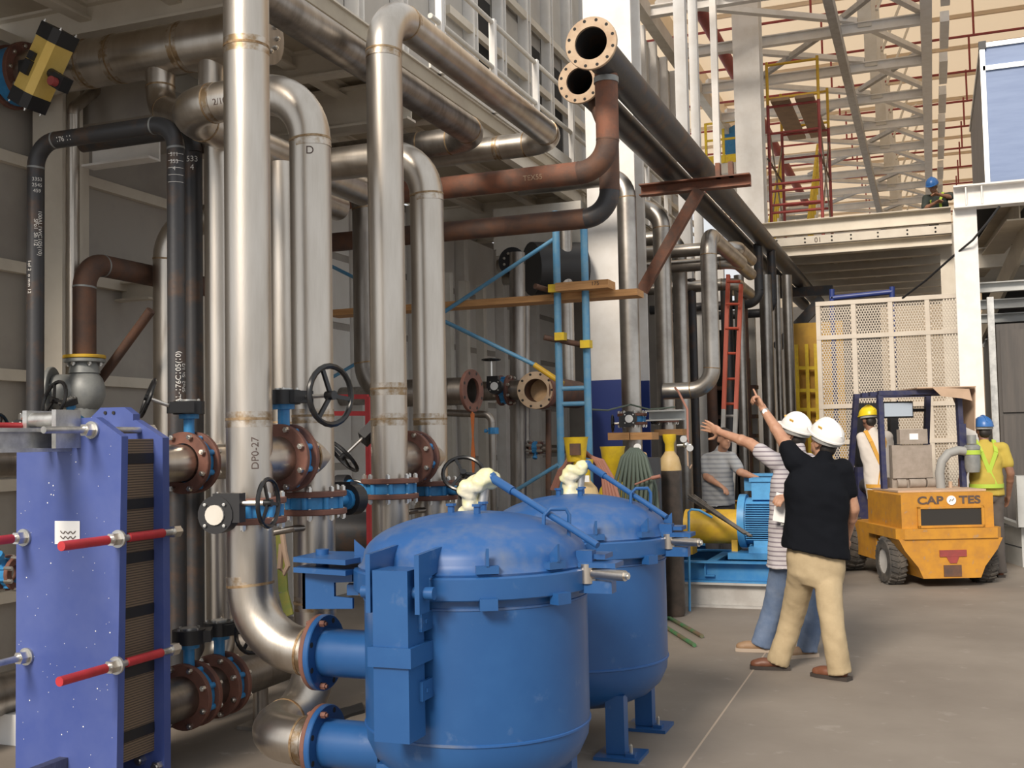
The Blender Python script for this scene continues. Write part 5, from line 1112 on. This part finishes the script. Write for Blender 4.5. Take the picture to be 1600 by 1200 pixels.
    for S in 'LR':
        a = J['a'+S]; fd_ = J.get('t'+S); d = (V(fd_)-a) if fd_ is not None else f.copy(); d.z = 0; d.normalize(); s2 = d.cross(up); g0 = a.z-.075
        B = (s2, d, up); z = V((a.x, a.y, g0))
        sh_ = voxel('shoe', MB().ell(z+d*.005+up*.055, (.046,.07,.052), B).ell(z+d*.10+up*.042, (.048,.085,.040), B).ell(z+d*.15+up*.036, (.046,.055,.034), B).caps(a, a-up*.02, .045), shoe[0], P_, .009, 3)
        part('sole', MB().prism([(-.040,-.075),(.040,-.075),(.046,.06),(.048,.15),(.03,.205),(-.03,.205),(-.048,.15),(-.046,.06)], z, s2, d, (0,0,.026)), shoe[1], sh_)
    if hat:
        hb_ = hc+hu*.045-lk_*.006
        dome = MB(); N = 24; M_ = 8
        vs = []; 
        for j in range(M_+1):
            ph = math.pi/2*j/M_
            for i in range(N):
                th = 2*math.pi*i/N; vs.append(hb_+hr*(.108*math.cos(th)*math.cos(ph))+lk_*(.130*math.sin(th)*math.cos(ph))+hu*(.118*math.sin(ph)+.002))
        dome.add(vs, [(j*N+i, j*N+(i+1) % N, (j+1)*N+(i+1) % N, (j+1)*N+i) for j in range(M_) for i in range(N)])
        dome.prism([(x, y) for x, y in [(.112*math.cos(2*math.pi*i/28), .134*math.sin(2*math.pi*i/28)+(.034*max(0, math.sin(2*math.pi*i/28))**2)) for i in range(28)]], hb_-hu*.008, hr, lk_, hu*.012)
        ho = part('hard_hat', dome, hat, P_)
        part('ridge', MB().tube([hb_+lk_*(.125*math.cos(a_))+hu*(.121*math.sin(a_)) for a_ in [math.pi*(.12+.76*i/10) for i in range(11)]], .012, 8), hat, ho)
        part('headband', MB().lathe([(.098,-.035),(.104,-.035),(.104,.0),(.098,.0)], hb_-lk_*.008, hu, 24, True), 'hose_grey', ho)
        if hatlogo:
            part('logo', MB().obox(hb_+lk_*.118+hu*.055, (.03,.006,.03), Matrix((hr, (lk_-hu*.5).normalized(), (hu+lk_*.5).normalized())).transposed()), 'orange_logo', ho)
            for s_ in (-1,1): part('logo', MB().obox(hb_+hr*s_*.092+hu*.06, (.006,.034,.034), Matrix(((hr*s_-hu*.5).normalized(), lk_, (hu+hr*s_*.5).normalized())).transposed()), 'orange_logo', ho)
    return P_
def stand(x, y, f, h=1.70, z=0.0, feet=((-.1,0),(.1,0)), lean=0.0):
    """relaxed standing joints; feet in (right, forward)"""
    k = h/1.72; f = V((f[0],f[1],0)).normalized(); r = f.cross(V((0,0,1))); o = V((x,y,z))
    L = lambda a, b, c: o+r*a*k+f*(b*k+lean*max(0,c-.9))+V((0,0,c*k))
    J = dict(pel=L(0,0,.96), chest=L(0,0,1.34), neck=L(0,0.01,1.46), head=L(0,.035,1.60), sL=L(-.185,0,1.40), sR=L(.185,0,1.40), eL=L(-.25,-.03,1.12), eR=L(.25,-.03,1.12), wL=L(-.26,.10,.88), wR=L(.26,.10,.88), hL=L(-.085,0,.92), hR=L(.085,0,.92))
    for S, (a, b) in zip('LR', feet):
        J['a'+S] = o+r*a*k+f*b*k+V((0,0,.075)); J['k'+S] = J['h'+S].lerp(J['a'+S], .5)+f*.04
    return J
# man in the black polo pointing up
f0 = (-.62,.78)
a1, a2 = W(1218,1046,Z=0), W(1312,1062,Z=0); mid = (a1+a2)/2
J = stand(mid.x+.01, mid.y, f0, 1.73)
J['aL'] = V((a1.x,a1.y,.075)); J['aR'] = V((a2.x,a2.y,.075))
yy = mid.y
J['pel'] = W(1274,880,Y=yy); J['hL'] = J['pel']+V((-.085,-.05,-.03)); J['hR'] = J['pel']+V((.075,.05,-.03))
J['kL'] = W(1240,955,Y=a1.y); J['kR'] = W(1298,955,Y=a2.y)
J['chest'] = W(1276,752,Y=yy); J['neck'] = W(1288,714,Y=yy+.02); J['head'] = W(1288,690,Y=yy+.05)
J['sL'] = W(1244,722,Y=yy-.02); J['sR'] = W(1314,735,Y=yy+.06)
J['eL'] = W(1221,683,Y=yy+.12); J['wL'] = W(1193,640,Y=yy+.22)
J['eR'] = W(1333,795,Y=yy+.10); J['wR'] = W(1322,842,Y=yy+.28)
J['tL'] = J['aL']+V((-.9,-.12,0)); J['tR'] = J['aR']+V((-.8,.35,0))
person('man in black polo and khaki trousers pointing upward with raised arm', J, f0, 'polo_black', 'khaki', 'skin', 'hat_white', .0105, .55, ('point','curl'), bulk=1.24, hem=.12, look=(-.72,.55,.44), handd=(V(W(1177,604,Y=yy+.25)-J['wL']), None), palm={'L': (-.7,-.3,-.5)}, hatlogo=True)
m1 = bpy.data.objects['person']
wt = thing('wristwatch', 'silver wristwatch on the raised arm of the man in black', 'watch', J['wL'])
d_ = (J['eL']-J['wL']).normalized(); cwp = J['wL']+d_*.02
part('strap', MB().lathe([(.027,-.008),(.031,-.008),(.031,.008),(.027,.008)], cwp, d_, 20, True), 'galv', wt)
cv_ = (CP-cwp).normalized(); part('dial', MB().cyl(cwp+cv_*.026, cwp+cv_*.036, .018, n=16), 'paper', wt)
# man in the striped polo reaching out
f1 = (-.80,.60)
a1, a2 = W(1192,1018,Z=0), W(1262,1026,Z=0); mid = (a1+a2)/2; yy = mid.y
J = stand(mid.x+.05, mid.y, f1, 1.74)
J['aL'] = V((a1.x,a1.y,.075)); J['aR'] = V((a2.x,a2.y,.075))
J['pel'] = W(1236,862,Y=yy); J['hL'] = J['pel']+V((-.055,-.04,-.06)); J['hR'] = J['pel']+V((.055,.04,-.06))
J['kL'] = W(1212,935,Y=a1.y); J['kR'] = W(1268,935,Y=a2.y)
J['chest'] = W(1240,740,Y=yy); J['neck'] = W(1247,700,Y=yy+.02); J['head'] = W(1241,678,Y=yy+.04)
J['sL'] = W(1212,722,Y=yy-.06); J['sR'] = W(1262,722,Y=yy+.12)
J['eL'] = W(1172,693,Y=yy+.05); J['wL'] = W(1127,676,Y=yy+.14)
J['eR'] = W(1250,772,Y=yy+.02); J['wR'] = W(1229,776,Y=yy-.2)
J['tL'] = J['aL']+V((-.95,-.1,0)); J['tR'] = J['aR']+V((-.7,-.5,0))
person('man in striped polo and blue jeans reaching one hand forward', J, f1, 'shirt_stripe', 'jeans', 'skin', 'hat_white', .0105, .55, ('open','curl'), shoe=('shoe_tan','sole_light'), look=(-.82,.44,.36), handd=(V(W(1098,662,Y=yy+.2)-J['wL']), None), palm={'L': (-.25,-.9,-.25)}, hatlogo=True)
q = W(1216,790,Y=yy-.24)
pp = thing('clipboard_papers', 'white papers on a grey folder held by the man in stripes', 'papers', q)
part('sheet', MB().prism([(-.045,-.11),(.05,-.13),(.09,.07),(-.01,.10)], q, (1,0,0), (0,0,1), (0,.004,0)), 'paper', pp); part('folder', MB().prism([(.0,-.15),(.11,-.13),(.12,.0),(.03,.03)], q+V((.01,.012,0)), (1,0,0), (0,0,1), (0,.01,0)), 'hose_grey', pp)
# seated / leaning worker behind the pump
q = W(1126,780,Y=12.35); J = stand(q.x, 12.35, (.35,-.94), 1.62)
J['pel'] = W(1122,778,Y=12.35); J['chest'] = W(1121,722,Y=12.3); J['neck'] = W(1127,702,Y=12.28); J['head'] = W(1132,686,Y=12.22)
J['sL'] = W(1143,716,Y=12.25); J['sR'] = W(1104,718,Y=12.35); J['eR'] = W(1104,745,Y=12.22); J['wR'] = W(1124,758,Y=12.08); J['eL'] = W(1157,738,Y=12.15); J['wL'] = W(1180,746,Y=12.12)
J['hL'] = J['pel']+V((.08,0,-.03)); J['hR'] = J['pel']+V((-.08,0,-.03))
for S in 'LR': J['k'+S] = J['h'+S].lerp(J['a'+S], .5)
w3 = person('worker in grey checked shirt and dark cap leaning on the pump', J, (.35,-.94), 'shirt_grey', 'trouser_dark', 'skin', None, .013, .7, ('curl','curl'), look=(.55,-.83,0), shoe=('shoe_brown','sole'))
hc = J['head']; cp = part('cap', MB().ell(hc+V((0,.01,.06)), (.085,.10,.06), n=16, m=8).prism([(-.07,0),(.07,0),(.05,.10),(-.05,.10)], hc+V((.03,-.05,.06)), (.83,.55,0), (.55,-.83,0), (0,0,.01)), 'trouser_dark', w3)
# driver in the forklift
J = stand(-.72, 14.0, (-.2,.98), 1.70, .35)
J['head'] = W(1357,655,Y=14.0); J['neck'] = W(1362,674,Y=13.98); J['chest'] = W(1366,693,Y=13.95); J['pel'] = W(1378,765,Y=13.85)
J['sL'] = W(1347,684,Y=13.95); J['sR'] = W(1386,682,Y=13.98); J['eL'] = W(1355,722,Y=13.9); J['wL'] = W(1356,757,Y=13.95); J['eR'] = W(1392,715,Y=14.15); J['wR'] = W(1395,735,Y=14.35)
J['hL'] = J['pel']+V((-.08,.02,0)); J['hR'] = J['pel']+V((.08,.04,0)); fl_ = V((-.37,.93,0))
for S in 'LR': J['k'+S] = J['h'+S]+fl_*.40; J['a'+S] = J['k'+S]+fl_*.08-V((0,0,.36))
w4 = person('forklift driver in white shirt with orange harness and yellow hard hat', J, (-.37,.93), 'tee_white', 'trouser_dark', 'skin_dark', 'hat_yellow', .013, .6, look=(-.6,.75,-.1))
def straps(P_, J, m, f, g=.165):
    f = V((f[0],f[1],0)).normalized(); r = f.cross(V((0,0,1))); ps = J['pel']; ch = J['chest']
    for s_ in (-1, 1):
        pts = [ps-f*.125+r*s_*-.08, ps.lerp(ch,.5)-f*.128+r*s_*-.0, ch-f*.135+r*s_*.08+V((0,0,.02)), ch+r*s_*.10+V((0,0,.155)), ch+f*.135+r*s_*.09+V((0,0,.0)), ps+f*.14+r*s_*.08]
        mb = MB()
        for p, q in zip(pts, pts[1:]):
            mb.beam(p, q, .045, .012, (p+q)/2-(ps+ch)/2)
        part('harness_strap', mb, m, P_)
    part('harness_belt', MB().lathe([(.178,-.02),(.186,-.02),(.186,.025),(.178,.025)], ps.lerp(ch,.08), (0,0,1), 24, True), m, P_)
straps(w4, J, 'harness_orange', (-.37,.93))
# worker in yellow shirt beside the forklift
J = stand(.55, 13.75, (-.25,.97), 1.80)
w5 = person('worker in yellow shirt with lime harness and blue hard hat beside the forklift', J, (-.25,.97), 'tee_yellow', 'trouser_grey', 'skin_dark', 'hat_blue', .013, .6, look=(-.35,.93,0))
straps(w5, J, 'harness_lime', (-.25,.97))
# worker up on the far mezzanine
ym = 21.35; q = W(1464,300,Y=ym); J = stand(q.x, ym, (-.3,-.95), 1.72, ZD)
J['head'] = W(1457,291,Y=ym-.3); J['neck'] = W(1462,303,Y=ym-.2); J['chest'] = W(1465,315,Y=ym-.12); J['pel'] = W(1468,350,Y=ym+.1)
J['sR'] = W(1447,310,Y=ym-.15); J['sL'] = W(1484,306,Y=ym-.1); J['eR'] = W(1445,326,Y=ym-.3); J['wR'] = W(1461,317,Y=ym-.42); J['eL'] = W(1485,308,Y=ym-.3); J['wL'] = W(1467,304,Y=ym-.45)
J['hL'] = J['pel']+V((.08,0,-.03)); J['hR'] = J['pel']+V((-.08,0,-.03))
for S in 'LR': J['k'+S] = J['h'+S].lerp(J['a'+S], .5)
w6 = person('worker in dark overalls with lime straps leaning on the far mezzanine beam', J, (-.3,-.95), 'overall_dark', 'trouser_dark', 'skin_dark', 'hat_blue', .014, .9, look=(-.3,-.8,-.5))
straps(w6, J, 'harness_lime', (-.3,-.95))
